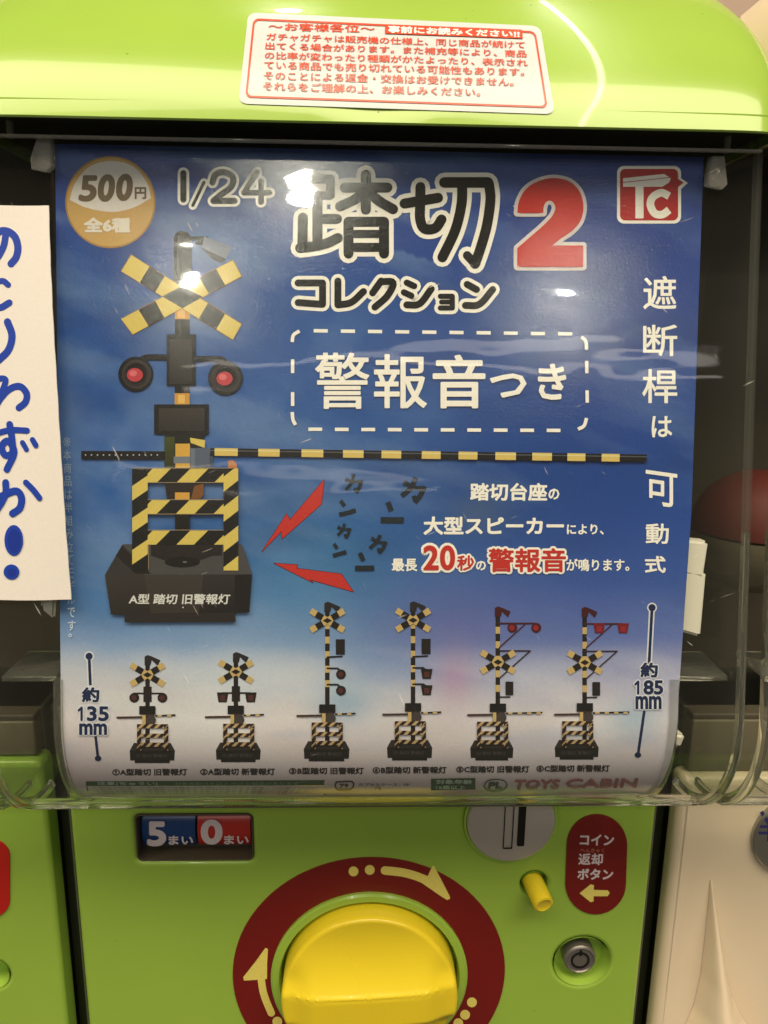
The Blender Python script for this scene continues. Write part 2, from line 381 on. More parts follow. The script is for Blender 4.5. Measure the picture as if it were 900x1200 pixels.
# ============================================================ capsule machines (shared shell)
PITCHX = .3055; BW = .1425                       # machine spacing, half width of the front panel
TOPY, TOPZ = profile(COVER_OFF+COVER_T)[0]
def lid_mesh(cx, mat, parent):
    n = 96; out = []
    for i in range(n+1):
        a = math.pi*i/n; c, s_ = math.cos(a), math.sin(a); e = 2/3.1
        out.append((LHW*math.copysign(abs(c)**e, c), LH*abs(s_)**e))
    v = []; f = []; ss = [0, .15, .3, .45, .58, .68, .76, .83, .885, .925, .94, .955, .968, .978, .986, .992, .996, .999, 1.0]
    def add_ring(fn): 
        for o in out: v.append(fn(o))
    for s_ in ss:
        bulge = .009*(1-(1-s_**22)**.5)
        add_ring(lambda o, s_=s_, bulge=bulge: (cx+o[0]*s_, float(lid_y(0, LZ+o[1]*s_))+bulge, LZ+o[1]*s_))
    for back in (.02, .10, .25):
        add_ring(lambda o, back=back: (cx+o[0], float(lid_y(0, LZ+o[1]))+.009+back, LZ+o[1]))
    rings = len(ss)+3; m = n+1
    for k in range(rings-1):
        for i in range(n): f.append((k*m+i, (k+1)*m+i, (k+1)*m+i+1, k*m+i+1))
    # turned-in lower lip
    base = len(v); front = [k*m+n for k in range(rings-1, 0, -1)]+[k*m for k in range(rings)]
    lip = [front]
    for dy, dz in ((.0007, -.0006), (.0016, -.0003), (.0018, .003), (.0018, .006)):
        st = len(v)
        for q in front: v.append((v[q][0]*1.0, v[q][1]+dy, LZ+dz))
        lip.append(list(range(st, st+len(front))))
    for a, b in zip(lip[:-1], lip[1:]):
        for i in range(len(front)-1): f.append((a[i], b[i], b[i+1], a[i+1]))
    o = mesh('lid', v, f, mat, parent, True, 50)
    bm = bmesh.new(); bm.from_mesh(o.data); bmesh.ops.remove_doubles(bm, verts=bm.verts, dist=1e-6); bmesh.ops.recalc_face_normals(bm, faces=bm.faces)
    c = [fc for fc in bm.faces if abs(fc.calc_center_median().x-cx) < .02 and abs(fc.calc_center_median().y-LY) < .01]
    if c and c[0].normal.y > 0: bmesh.ops.reverse_faces(bm, faces=bm.faces)
    bm.to_mesh(o.data); bm.free(); o.data.shade_smooth(); o.data.set_sharp_from_angle(angle=rad(52)); return o
def shell(cx, bodymat, parent, holes, frame=True, ptop=.028):
    HW = .1490
    # front panel with its openings
    Lx, Rx = cx-.1475, cx+.1470
    pn = plate('front_panel', [rrect(Lx, -.32, Rx, ptop, .004)]+holes, 0, .014, bodymat, parent, .0026 if holes else .005, 4)
    box('chassis', Lx+.003, Rx-.003, .0135, .30, -.32, .05, M['dark'] if frame else bodymat, parent, .001)
    lid_mesh(cx, bodymat, parent)
    box('lid_shade_plate', cx-LHW+.004, cx+LHW-.004, LY+.0035, .08, LZ+.0012, LZ+.004, M['dark'], parent, .0005)  # dark plate added to stand for the shade inside the lid
    # hopper cover: front sheet and two side walls
    x0, x1 = cx-HW, cx+HW
    P = profile(COVER_OFF+COVER_T, 40, 100); Q = profile(COVER_OFF, 40, 100)
    P.append((.03, P[-1][1]+.001)); Q.append((.03, Q[-1][1]+.001))
    v = []; f = []
    rc = .004
    for y, z in P: v += [(x0, y, z), (x1, y, z)]
    k = len(P)
    for i in range(k-1): f.append((2*i, 2*i+1, 2*i+3, 2*i+2))
    cov = mesh('clear_cover', v, f, M['clear'], parent, True, 60)
    for name, xx in (('cover_side', x0+.001), ('cover_side', x1-.001)):
        ring = [(xx, y, z) for y, z in Q]+[(xx, .03, Q[0][1])]
        mesh(name, ring, [tuple(range(len(ring)))], M['side'], parent)
    bead = profile(COVER_OFF+COVER_T, 100, 100)[-27]
    ang = [2*math.pi*i/16 for i in range(16)]
    bv = [(xx, bead[0]+.0026*math.cos(a), bead[1]+.0022*math.sin(a)+.0014) for xx in (x0+.002, x1-.002) for a in ang]
    mesh('cover_bead', bv, [(i, (i+1) % 16, 16+(i+1) % 16, 16+i) for i in range(16)]+[tuple(range(15, -1, -1)), tuple(range(16, 32))], M['glass'], parent, True, 40)
    # thick clear edge of the cover along both sides
    for xx, sgn in ((x0, 1), (x1, -1)):
        pr = [(xx+sgn*a, b) for a, b in ((.0, -.0015), (.0, .0008), (.0010, .0016), (.0024, .0016), (.0034, .0002), (.0024, -.0016), (.0010, -.0022))]
        sweep('cover_rim', profile(COVER_OFF, 30, 100)[:23], pr, M['side'], parent); sweep('cover_corner', profile(COVER_OFF, 30, 100, .075, 6), [(a, b*1.25) for a, b in pr], M['glass'], parent)
    # ribs inside the lower corners and the short cross walls beside them
    for sgn in (-1, 1):
        xx = cx+sgn*.1215
        path = profile(-.001, 30, 100, .016, 4)
        sweep('cover_rib', path, [(xx-.0017, -.0015), (xx-.0017, .002), (xx+.0017, .002), (xx+.0017, -.0015)], M['glass'], parent)
        yy, zz = path[0]
        a, b = sorted((xx+sgn*.002, cx+sgn*(HW-.004)))
        box('cover_shelf', a, b, yy+.002, yy+.028, zz-.0022, zz, M['glass'], parent, .0005)
    # double wall of clear plastic under the lid
    ty, tz = profile(COVER_OFF)[0]
    tb = float(COVER((430, 171))[0][0][2])
    def yz(off, z): s = (z-ZA)/math.cos(TILT); return YA+s*math.sin(TILT)-math.cos(TILT)*off
    for xx in ():
        pass
    box('cover_lip', x0+.003, x1-.003, yz(.0075, tb)-.0015, yz(.0075, tb)+.0012, tb-.0005, tb+.0005, M['frost'], parent, .0003)
    for sgn in (-1, 1):
        xx = cx+sgn*.1345
        box('cover_tick', xx-.0008, xx+.0008, yz(.0062, tb+.005), yz(.0062, tb+.005)+.003, tb, tb+.008, M['frost'], parent, .0003)
    # inside of the hopper
    box('hopper_back', cx-.1525, cx+.1525, .060, .066, .035, LZ+.075, M['inner'], parent, .001)
    box('hopper_tray', x0+.006, x1-.006, .0040, .0130, ptop+.001, .047, M['olive'], parent, .001)
    box('hopper_floor', x0+.006, x1-.006, .005, .055, .046, .050, M['inner'], parent, .001)
    return pn

# ---- main machine
HX = 0.0
dial = bxz(433, 1143); DR = 161*PPM
lock = bxz(682, 1127); coin = bxz(598, 960); btn = bxz(626, 1036)
wx0, wz1 = bxz(157, 956); wx1, wz0 = bxz(297, 1009)
mach = empty('capsule_machine', (0, 0, -.32), label='lime green capsule vending machine with blue poster window and yellow dial, in the middle', category='vending machine', group='capsule machines side by side')
holes = [rrect(wx0, wz0, wx1, wz1, .003), circ(*lock, .0150), circ(*btn, .0068, 32), circ(*dial, 108*PPM, 96), circ(*coin, 51*PPM)]
shell(0, M['green'], mach, holes)
# dial: dark red ring, green collar, yellow knob
rg = plate('dial_ring', [circ(*dial, DR, 128), circ(*dial, 115*PPM, 96)], -.0006, .0012, M['maroon'], mach, .0002, 1)
lathe('dial_collar', [(116*PPM, 0.0), (116*PPM, .0022), (113.5*PPM, .0030), (106.5*PPM, .0030), (104.5*PPM, .0012), (104*PPM, -.009), (0.001, -.009)], *dial, M['green'], mach, 96)
def knob():
    R = 101*PPM; zc = dial[1]; xc = dial[0]; nr, na = 70, 160; v = []; f = []; tilt = rad(3)
    BC = -.001; HB = .0080; H = .0225; base = .0120
    def sm(t): t = max(0, min(1, t)); return t*t*(3-2*t)
    def h(x, z):
        xr = x*math.cos(tilt)+z*math.sin(tilt); zr = -x*math.sin(tilt)+z*math.cos(tilt)-BC; a = abs(zr)
        up = (a-HB)/.034
        k = 1 if up <= 0 else max(0, 1-up)**2.0
        w = .0022
        if abs(a-HB) < w: k = 1-(a-HB+w)**2/(4*w)*(2.0/.034)
        if zr < 0: up = (a-HB)/.006; k = 1-sm(up/1.6)
        if 0 < up < .05: k = max(k, 1-(up/.05)**2*(1-(1-.05)**1.5))
        top = base+(H-base)*k
        ch = sm((abs(xr)-.0270)/.014)*.0032*sm((k-.1)/.6)+.0012*(xr/.04)**2*k
        return top-ch
    for i in range(nr+1):
        r = R*min(1, (i/nr)**.8)
        for j in range(na):
            a = 2*math.pi*j/na; x, z = r*math.cos(a), r*math.sin(a); edge = max(0, (r/R-.955)/.045)
            v.append((xc+x, -(h(x, z)-.0025*(1-math.sqrt(max(0, 1-edge**2)))), zc+z))
    for q in (-.001, .004, .010):
        for j in range(na): a = 2*math.pi*j/na; v.append((xc+R*math.cos(a), q, zc+R*math.sin(a)))
    for i in range(nr+3):
        for j in range(na): k = (j+1) % na; f.append((i*na+j, (i+1)*na+j, (i+1)*na+k, i*na+k))
    f.append(tuple(range(na)))
    o = mesh('dial_knob', v, f, M['yellow'], mach, True, 35)
    bm = bmesh.new(); bm.from_mesh(o.data); bmesh.ops.recalc_face_normals(bm, faces=bm.faces); bm.to_mesh(o.data); bm.free()
knob()
YL = ink(232, 205, 96, k=1.15)
for x, y in ((414.3, 1021), (433.3, 1019.3), (553, 1174.5), (545, 1189), (537, 1199), (325, 1197)):
    Print(plane_y(-.0006), .00008).disc(x, y, 5.8, YL).build('dot', M['ink'], rg)
p = Print(plane_y(-.0006), .00008); p.stroke([(451, 1020), (470, 1022), (486, 1026), (499, 1031)], 10, YL)
p.poly([(507, 1014), (509, 1015), (527, 1050), (527.5, 1053), (524, 1054.5), (518, 1051), (492, 1033), (500, 1029)], YL); p.build('arrow', M['ink'], rg)
p = Print(plane_y(-.0006), .00008); p.stroke([(318, 1187), (312, 1173), (308, 1160), (306, 1146)], 8.6, YL)
p.poly([(311, 1110.5), (314, 1112), (313, 1130), (313, 1147), (302, 1148), (286, 1149), (285, 1145), (300, 1126)], YL); p.build('arrow', M['ink'], rg)

# coin slot plate
cs = lathe('coin_plate', [(50*PPM, -.004), (50*PPM, .0022), (48.5*PPM, .0032), (44*PPM, .0036), (0.0008, .0036)], *coin, M['steel'], mach, 72)
lathe('coin_plate_rim', [(53*PPM, -.003), (53*PPM, .0016), (50.6*PPM, .0016), (50.4*PPM, -.003)], *coin, M['green'], mach, 72)
sx0, sz0 = bxz(605.5, 991, -.0036); sx1, _ = bxz(614, 991, -.0036)
plate('coin_slot', [rrect(sx0, sz0, sx1, sz0+.030, .0008, 3)], -.0042, .0009, M['hole'], cs, .0001, 1)
gx0, gz0 = bxz(589, 994, -.0036); gx1, _ = bxz(600, 994, -.0036)
plate('coin_gauge', [rrect(gx0, gz0, gx1, gz0+.030, .0006, 3), rrect(gx0+.0004, gz0+.0004, gx1-.0004, gz0+.0296, .0003, 3)], -.0043, .001, M['hole'], cs, 0)

# coin return button
tip = Vector((bxz(637.5, 1064)[0], 0, 0))
ax = Vector((.20, -1, -.22)).normalized()
lathe('return_button', [(.0053, -.012), (.0053, .0112), (.0050, .0123), (.0040, .0127), (.0034, .0123), (.0006, .0123)], btn[0], btn[1], M['yellow'], mach, 40, ax)
lathe('button_well', [(.0069, 0.0), (.0066, -.0008), (.0064, -.008), (.0005, -.008)], btn[0], btn[1], M['green'], mach, 40)

# coin return label
pil = Print(BODY, .0004)
def pill(x0, x1, y0, y1, lean, r):
    n = 16; pts = []
    for cy, a0 in ((y0+r, 180), (y1-r, 0)):
        for i in range(n+1): a = rad(a0+180*i/n); cx = (x0+x1)/2-lean*(cy-(y0+y1)/2); pts.append((cx+(x1-x0)/2*math.cos(a), cy+r*math.sin(a)))
    return pts
pl = [(q[0], q[2]) for q in BODY(np.array(pill(663, 734, 953.5, 1070.5, .035, 36)))[0]]
lab = plate('return_label', [pl], -.0008, .0012, M['maroon'], mach, .0002, 1)
WH = ink(232, 205, 190)
p = Print(plane_y(-.0008), .00008)
p.text('コイン', 680, 978, 719, 990, WH, .55, .01, .05); p.text('へんきゃく', 680, 994, 708, 998.5, ink(200, 120, 90), .1, .01)
p.text('返却', 678, 1000, 706, 1013, WH, .45, .01, .05); p.text('ボタン', 677, 1018, 718, 1030, WH, .55, .01, .05)
p.poly([(679, 1046.5), (692, 1036), (696, 1037), (695.5, 1042.5), (712, 1043), (714.5, 1046), (712, 1050), (695.5, 1050), (695.5, 1056), (692, 1057)], YL)
p.build('label_lettering', M['ink'], lab)

# lock
lathe('lock_recess', [(.0152, 0.0), (.0146, -.0014), (.0138, -.006), (.0132, -.0085), (.001, -.0085)], *lock, M['green'], mach, 64)
lk = lathe('lock_cylinder', [(.0086, -.0085), (.0086, -.0012), (.0080, -.0004), (.0074, -.0002), (.0070, -.0008), (.0006, -.0008)], lock[0]-.0008, lock[1]+.0004, M['dark_steel'], mach, 48)
lx, lz = lock[0]-.0008, lock[1]+.0004
plate('keyway', [circ(lx, lz, .0050, 40), circ(lx, lz, .0040, 40)], .0003, .0006, M['hole'], lk, 0)
plate('keyway_notch', [rrect(lx-.0006, lz+.0030, lx+.0006, lz+.0062, .0002, 2)], .0002, .0006, M['hole'], lk, 0)

# price window: two printed drums behind the opening
plate('window_frame', [rrect(wx0-.0001, wz0-.0001, wx1+.0001, wz1+.0001, .003), rrect(wx0+.0006, wz0+.0006, wx1-.0006, wz1-.0006, .0024)], .0006, .0115, M['inner'], mach, .0002, 1)
box('window_back', wx0-.003, wx1+.003, .0115, .0132, wz0-.003, wz1+.003, M['inner'], mach, .0005)
def drum(x0, x1, y0, y1, mat, name):
    a = bxz(x0, y0, .006); b = bxz(x1, y1, .006); h = (a[1]-b[1])/2; zc = (a[1]+b[1])/2; v = []; f = []
    for i in range(13): t = rad(-70+140*i/12); v += [(a[0], .0105-.0045*math.cos(t)/1, zc+h*math.sin(t)/math.sin(rad(70))), (b[0], .0105-.0045*math.cos(t), zc+h*math.sin(t)/math.sin(rad(70)))]
    for i in range(12): f.append((2*i, 2*i+1, 2*i+3, 2*i+2))
    f += [tuple(range(0, 26, 2)), tuple(range(25, 0, -2))]
    return mesh(name, v, f, mat, mach, True, 50)
blue = plastic('blue_drum', (.015, .06, .22), .3); redd = plastic('red_drum', (.55, .035, .03), .3)
d1 = drum(165, 229.6, 957.5, 994, blue, 'price_drum'); d2 = drum(230.6, 294, 957.5, 993.5, redd, 'price_drum')
d1['label'] = 'blue price drum'; d2['label'] = 'red price drum'
for txt, box_, mb, d in (('5', (174, 964, 193, 990), (198, 979.5, 226, 989.5), d1), ('0', (237, 962, 259, 988), (263, 979, 291, 989), d2)):
    p = Print(plane_y(.0058), .00005); p.text(txt, *box_, WH, 1.9); p.text('まい', *mb, WH, .45); p.build('drum_lettering', M['ink'], d)

# notice sticker on the lid
st = Print(lid_surf, .0003)
def quad(p, q, r, s_): return lambda u, v: (np.array(p)*(1-u)*(1-v)+np.array(q)*u*(1-v)+np.array(r)*u*v+np.array(s_)*(1-u)*v)
Qs = quad((291, 15.5), (633, 31.5), (650, 134.5), (279.5, 122))
WQ, HQ = 356., 105.
def qring(ins, r, n=6, seg=14):
    lp = rrect(ins, ins, WQ-ins, HQ-ins, r, n); out = []
    for i in range(len(lp)):
        a, b = lp[i], lp[(i+1) % len(lp)]; k = max(1, int(math.hypot(b[0]-a[0], b[1]-a[1])/seg))
        for j in range(k): out.append((a[0]+(b[0]-a[0])*j/k, a[1]+(b[1]-a[1])*j/k))
    return [tuple(Qs(x/WQ, y/HQ)) for x, y in out]
def grid_fill(surfprint, Q, nx, ny, r, col):
    """a rounded card laid over the curved lid as a fine grid"""
    P = []; Fs = []
    for j in range(ny+1):
        y = HQ*j/ny; dy = max(0, r-y, y-(HQ-r)); ins = r-math.sqrt(max(0, r*r-dy*dy)) if dy > 0 else 0
        for i in range(nx+1): P.append(tuple(Q((ins+(WQ-2*ins)*i/nx)/WQ, y/HQ)))
    for j in range(ny):
        for i in range(nx): a = j*(nx+1)+i; Fs.append((a, a+1, a+nx+2, a+nx+1))
    surfprint.add(P, Fs, col)
grid_fill(st, Qs, 10, 60, 9, ink(226, 220, 200, k=.86)); sheet = st.build('notice_sticker', M['stick'], mach)
sheet['label'] = 'white sticker with red border and red notice text'
ORG = ink(222, 74, 38); p = Print(lid_surf, .0005)
oa, ob = qring(7, 7), qring(9.2, 5.5)
n = len(oa)
if len(ob) != n:
    k = 160
    def res(l): 
        l = np.array(l+[l[0]]); d = np.r_[0, np.cumsum(np.hypot(*np.diff(l, axis=0).T))]; t = np.linspace(0, d[-1], k, endpoint=False); return [tuple(q) for q in np.stack([np.interp(t, d, l[:, 0]), np.interp(t, d, l[:, 1])], 1)]
    oa, ob = res(oa), res(ob); n = k
p.add(oa+ob, [(i, (i+1) % n, n+(i+1) % n, n+i) for i in range(n)], ORG)
def line(p, s_, l, r, col, bold, lean=0):
    x0, a0, b0 = l; x1, a1, b1 = r; v, f = glyph(s_); P = np.empty_like(v); P[:, 0] = x0+v[:, 0]*(x1-x0)
    P[:, 1] = (a0+(a1-a0)*v[:, 0])*(1-v[:, 1])+(b0+(b1-b0)*v[:, 0])*v[:, 1]; p.z += 1; p.add(P, f, col)
    for i in range(6): a = math.pi*(i+.5)/3; p.z += .12; p.add(P+np.array((math.cos(a)*1.2, math.sin(a)*.8))*bold, f, col)
line(p, '～お客様各位～', (315, 28, 37), (439, 31, 40), ORG, .25)
line(p, 'ガチャガチャは販売機の仕様上、同じ商品が続けて', (312.7, 40.3, 48.6), (614.5, 50.3, 58.3), ORG, .16)
line(p, '出てくる場合があります。また補充等により、商品', (311.3, 51, 59.3), (616.6, 60.6, 68.6), ORG, .16)
line(p, 'の比率が変わったり種類がかたよったり、表示され', (310.6, 62, 70.4), (618, 71, 79.3), ORG, .16)
line(p, 'ている商品でも売り切れている可能性もあります。', (310, 72.8, 82), (614, 81.4, 90.4), ORG, .16)
line(p, 'そのことによる返金・交換はお受けできません。', (309.5, 84.8, 94.6), (601.5, 93, 102.2), ORG, .16)
line(p, 'それらをご理解の上、お楽しみください。', (308.5, 97, 107), (562.6, 105, 114), ORG, .16)
p.poly([(451.4, 30.4), (611.6, 36.8), (612.2, 47), (451, 41.2)], ORG)
line(p, '事前にお読みください!!', (455, 32.3, 40), (608, 38.4, 45.8), ink(235, 228, 205), .5)
p.build('sticker_lettering', M['stick'], sheet)

# clear hooks hanging below the lid
def hook(px, py0, py1, sgn):
    a = COVER((px, py0))[0][0]; b = COVER((px, py1))[0][0]; w = .0038
    y0, z0, y1, z1 = a[1]-.0018, a[2], b[1]-.0030, b[2]; x = a[0]
    v = [(x-w*.5, y0, z0), (x+w*.7, y0, z0), (x+w*.9*1, y1, z1+.002), (x+w*.4, y1, z1), (x-w*1.0, y1, z1+.001), (x-w*1.0, y1, z1+.005)]
    v2 = [(q[0]+sgn*.0004, q[1]+.0042, q[2]+.0006) for q in v]; n = len(v)
    f = [tuple(range(n-1, -1, -1)), tuple(range(n, 2*n))]+[(i, (i+1) % n, n+(i+1) % n, n+i) for i in range(n)]
    o = mesh('clear_hook', v+v2, f, M['frost'], mach)
    bm = bmesh.new(); bm.from_mesh(o.data); bmesh.ops.recalc_face_normals(bm, faces=bm.faces); bmesh.ops.bevel(bm, geom=bm.edges[:], offset=.0003, segments=1, affect='EDGES'); bm.to_mesh(o.data); bm.free(); o.data.shade_smooth()
hook(52, 160, 204, 1); hook(839, 184, 224, -1)

# poster clips inside the hopper
def clip_tab(px0, py0, px1, py1, name='poster_clip', depth=.006):
    q = [POSTER(t)[0][0] for t in ((px0, py0), (px1, py0+4), (px1-7, py1), (px0-4, py1-14))]
    v = [(a[0], a[1]+.004, a[2]) for a in q]; v2 = [(a[0]-.001, a[1]+depth+.004, a[2]) for a in q]
    n = 4; f = [(3, 2, 1, 0), (4, 5, 6, 7)]+[(i, (i+1) % n, n+(i+1) % n, n+i) for i in range(n)]
    o = mesh(name, v+v2, f, M['white'], mach)
    bm = bmesh.new(); bm.from_mesh(o.data); bmesh.ops.recalc_face_normals(bm, faces=bm.faces); bmesh.ops.bevel(bm, geom=bm.edges[:], offset=.0012, segments=3, affect='EDGES'); bm.to_mesh(o.data); bm.free(); o.data.shade_smooth(); o.data.set_sharp_from_angle(angle=rad(40))
clip_tab(790, 634, 837, 684); clip_tab(780, 670, 834, 752, depth=.012); clip_tab(46, 630, 66, 732); clip_tab(770, 864, 810, 884)

# ---- hopper contents seen right of the poster
rp = CAM+.375*rays((884, 622))[0]
cp = empty('toy_capsule', (rp[0], rp[1], rp[2]), label='dull red capsule half hidden in the dark hopper right of the poster', category='capsule')
def ball(name, c, r, mat, parent, lo, hi):
    prof = [(max(r*math.cos(rad(a)), .0004), r*math.sin(rad(a))) for a in np.linspace(lo, hi, 20)]; n = 40; v = []; f = []
    for rr, d in prof:
        for i in range(n): v.append((c[0]+rr*math.cos(2*math.pi*i/n), c[1]+rr*math.sin(2*math.pi*i/n), c[2]+d))
    for k in range(19):
        for i in range(n): j = (i+1) % n; f.append((k*n+i, k*n+j, (k+1)*n+j, (k+1)*n+i))
    return mesh(name, v, f, mat, parent, True)
ball('capsule_half', rp, .030, M['red_cap'], cp, 2, 89); ball('capsule_half', rp, .0303, M['olive'], cp, -89, 0)
sp = CAM+.42*rays((850, 745))[0]
box('hopper_chute', .1, .142, .02, .05, .06, .12, M['olive'], mach, .002)
box('chute_slot', .118, .130, .0185, .0199, .085, .112, M['inner2'], mach, .0005)
box('hopper_chute', -.142, -.1, .02, .05, .06, .12, M['olive'], mach, .002)

# ---- neighbours
left = empty('capsule_machine', (-PITCHX, 0, -.32), label='lime green capsule machine cut off at the left edge, with red badge and round hole', category='vending machine', group='capsule machines side by side')
lh = bxz(-9, 1142)
shell(-PITCHX, M['green'], left, [circ(*lh, .0085)])
lathe('round_recess', [(.0088, 0.0), (.0082, -.0012), (.0076, -.010), (.001, -.010)], *lh, M['green'], left, 48)
bl = [(q[0], q[2]) for q in BODY(np.array(pill(-52, 12, 980, 1077, 0, 22)))[0]]
plate('red_badge', [bl], -.0008, .0012, M['red'], left, .0002, 1)
right = empty('capsule_machine', (PITCHX, 0, -.32), label='cream coloured capsule machine at the right edge with a round coin plate', category='vending machine', group='capsule machines side by side')
rc_ = bxz(930, 978)
shell(PITCHX, M['cream'], right, [], ptop=.018)
lathe('coin_plate_rim', [(.0224, -.001), (.0224, .0020), (.0216, .0028), (.0211, .0028), (.0207, .0018)], *rc_, M['chrome'], right, 72)
cpl = lathe('coin_plate', [(.0209, 0.0), (.0209, .0016), (.0006, .0016)], *rc_, M['steel'], right, 72)
p = Print(plane_y(-.0018), .0001); NV = ink(58, 52, 105)
p.stroke([(892, 951), (902, 967)], 4.2, NV, False, caps=False); p.stroke([(912, 951), (902, 967)], 4.2, NV, False, caps=False); p.stroke([(902, 965), (901, 986)], 4.6, NV, False, caps=False)
p.stroke([(889, 968.5), (914, 968.5)], 3.2, NV, False, caps=False); p.stroke([(889, 976), (914, 976)], 3.2, NV, False, caps=False); p.build('yen_mark', M['ink'], cpl)
# relief added on the cream panel, in place of a bright spike of light
Lf = [(832, 1030), (829.5, 1060), (825.5, 1100), (821, 1140), (812.5, 1178), (803, 1200), (790, 1225)]; Rt = [(834, 1030), (837.5, 1056), (842.5, 1090), (848.5, 1130), (857, 1165), (870, 1193), (893, 1225)]
rows = []
for k in range(40):
    y = 1030+195*k/39; xl_, xr_ = [np.interp(y, [q[1] for q in c], [q[0] for q in c]) for c in (Lf, Rt)]
    rows.append([bxz(xl_+(xr_-xl_)*t, y) for t in np.linspace(0, 1, 9)])
v = [(q[0], -.024*(k/39)*(1-abs(2*i/8-1)**2)-.0003, q[1]) for k, r_ in enumerate(rows) for i, q in enumerate(r_)]
mesh('light_spike_relief', v, [(k*9+i, (k+1)*9+i, (k+1)*9+i+1, k*9+i+1) for k in range(39) for i in range(8)], M['cream'], right, True)
# gaps between machines: dark trim and a bright metal edge
for cx, par in ((-.1530, left), (.1525, right)):
    box('gap_trim', cx-.0060, cx+.0060, .016, .10, -.32, .05, M['dark'], par, .001)
    box('gap_edge', cx-.0005, cx+.0005, .0135, .018, -.32, .05, M['chrome'], par, .0003)

# ============================================================ the poster
post = empty('poster', (0, float(PA[1]), .06), label='blue sky poster for miniature railway crossing toys behind the clear cover', category='poster')
nx, ny = 150, 210
x_l = np.interp(np.arange(165, 960, 5), [165, 250, 400, 600, 700, 760, 820, 860, 900, 930, 950], [68, 66, 64, 62, 61, 61, 62, 70, 85, 103, 118])
# true sheet edges in x, top corner and bottom corner
xl = POSTER(((66, 400)))[0][0][0]; xr = POSTER(((816, 400)))[0][0][0]
prof = np.array(profile(0.0, 60, 66)); seg = np.r_[0, np.cumsum(np.hypot(*np.diff(prof, axis=0).T))]
pt = POSTER((430, 176))[0][0]; s0 = np.interp(-pt[2], -prof[:, 1], seg)
sv = np.linspace(s0, seg[-1], ny+1); Y = np.interp(sv, seg, prof[:, 0]); Z = np.interp(sv, seg, prof[:, 1])
ew = np.linspace(0, 1, ny+1)
Xl = np.interp(ew, [0, 1], [xl+.0006, xl-.0005]); Xr = np.interp(ew, [0, .5, 1], [xr+.0008, xr, xr-.0058])
wv = .0006*np.sin(ew*7)
U = np.linspace(0, 1, nx+1)
PX = Xl[:, None]*(1-U)+Xr[:, None]*U; PY = np.repeat(Y[:, None], nx+1, 1); PZ = np.repeat(Z[:, None], nx+1, 1)
def ramp(v, ks): 
    xs = [k[0] for k in ks]; return np.stack([np.interp(v, xs, [s2l(k[1])[i] for k in ks]) for i in range(3)], -1)
n1 = bump_noise((ny+1, nx+1), 3, 1, 5); n2 = bump_noise((ny+1, nx+1), 2, 7, 4); n3 = bump_noise((ny+1, nx+1), 5, 9, 5)
def streaks(seed, sx, sy, octv=4):
    g = bump_noise((ny+1, nx+1), sx, seed, octv); return g
vv = np.repeat(ew[:, None], nx+1, 1)+(n1-.5)*.13+(n2-.5)*.06
base = ramp(vv, [(0, (62, 80, 140)), (.10, (52, 76, 138)), (.22, (48, 86, 146)), (.40, (46, 90, 150)), (.52, (56, 100, 154)), (.62, (90, 130, 172)), (.70, (146, 166, 192)), (.76, (206, 200, 198)), (.83, (238, 218, 206)), (.93, (218, 192, 184)), (1, (222, 198, 184))])
right_ = np.repeat(ramp(ew, [(0, (60, 76, 138)), (.25, (46, 68, 132)), (.45, (36, 72, 140)), (.6, (56, 80, 148)), (.68, (94, 106, 164)), (.74, (176, 168, 188)), (.80, (236, 216, 206)), (1, (230, 206, 194))])[:, None], nx+1, 1)
wr = np.clip((U-.42)/.42, 0, 1)[None, :, None]*.85
colr = base*(1-wr)+right_*wr
def blob(cu, cv, ru, rv): return np.exp(-(((U[None]-cu)/ru)**2+((ew[:, None]-cv)/rv)**2))[..., None]
def mixc(c, col, a): return c*(1-a)+s2l(col)*a
cl = np.clip((n3-.52)*5, 0, 1)[..., None]
def sheared(seed, kx, ky, sh_):
    big = bump_noise((400, 400), 14, seed, 5); uu = np.repeat(U[None], ny+1, 0); w2 = np.repeat(ew[:, None], nx+1, 1)
    return big[((w2*ky+uu*sh_)*399 % 399).astype(int), ((uu*kx+w2*.1)*399 % 399).astype(int)]
q1 = np.clip((sheared(21, .22, .85, -.22)-.50)*5, 0, 1)[..., None]; q2 = np.clip((sheared(33, .3, 1., .12)-.52)*5, 0, 1)[..., None]
up_ = np.clip(1-(ew-.60)/.12, 0, 1)[:, None, None]
colr = mixc(colr, (126, 150, 178), q1*up_*.42*(1-wr*.5)); colr = mixc(colr, (46, 66, 112), q2*up_*.30)
lo_ = np.clip(1-np.abs(ew-.79)/.10, 0, 1)[:, None, None]
colr = mixc(colr, (246, 234, 220), q1*lo_*.75); colr = mixc(colr, (150, 170, 196), q2*lo_*.5)
colr = mixc(colr, (136, 158, 188), cl*blob(.12, .48, .2, .16)*.55)
colr = mixc(colr, (118, 146, 180), cl*blob(.35, .30, .3, .1)*.35)
colr = mixc(colr, (52, 134, 160), blob(.42, .60, .14, .09)*.28); colr = mixc(colr, (110, 92, 150), blob(.62, .66, .16, .07)*.45)
colr = mixc(colr, (196, 130, 158), blob(.63, .745, .035, .045)*.5*(.5+n1[..., None])); colr = mixc(colr, (120, 128, 98), blob(.66, .50, .05, .03)*.3)
colr = mixc(colr, (74, 146, 176), blob(.45, .775, .05, .035)*.5); colr = mixc(colr, (84, 160, 186), blob(.93, .80, .05, .03)*.45)
colr = mixc(colr, (210, 214, 214), blob(.28, .735, .09, .035)*.35); colr = mixc(colr, (36, 56, 110), blob(.72, .46, .22, .09)*.35)
colr = mixc(colr, (214, 196, 186), np.clip((n3-.5)*6, 0, 1)[..., None]*blob(.75, .80, .35, .04)*.5)
colr = mixc(colr, (206, 196, 188), np.clip((n1-.45)*5, 0, 1)[..., None]*blob(.15, .78, .2, .04)*.5)
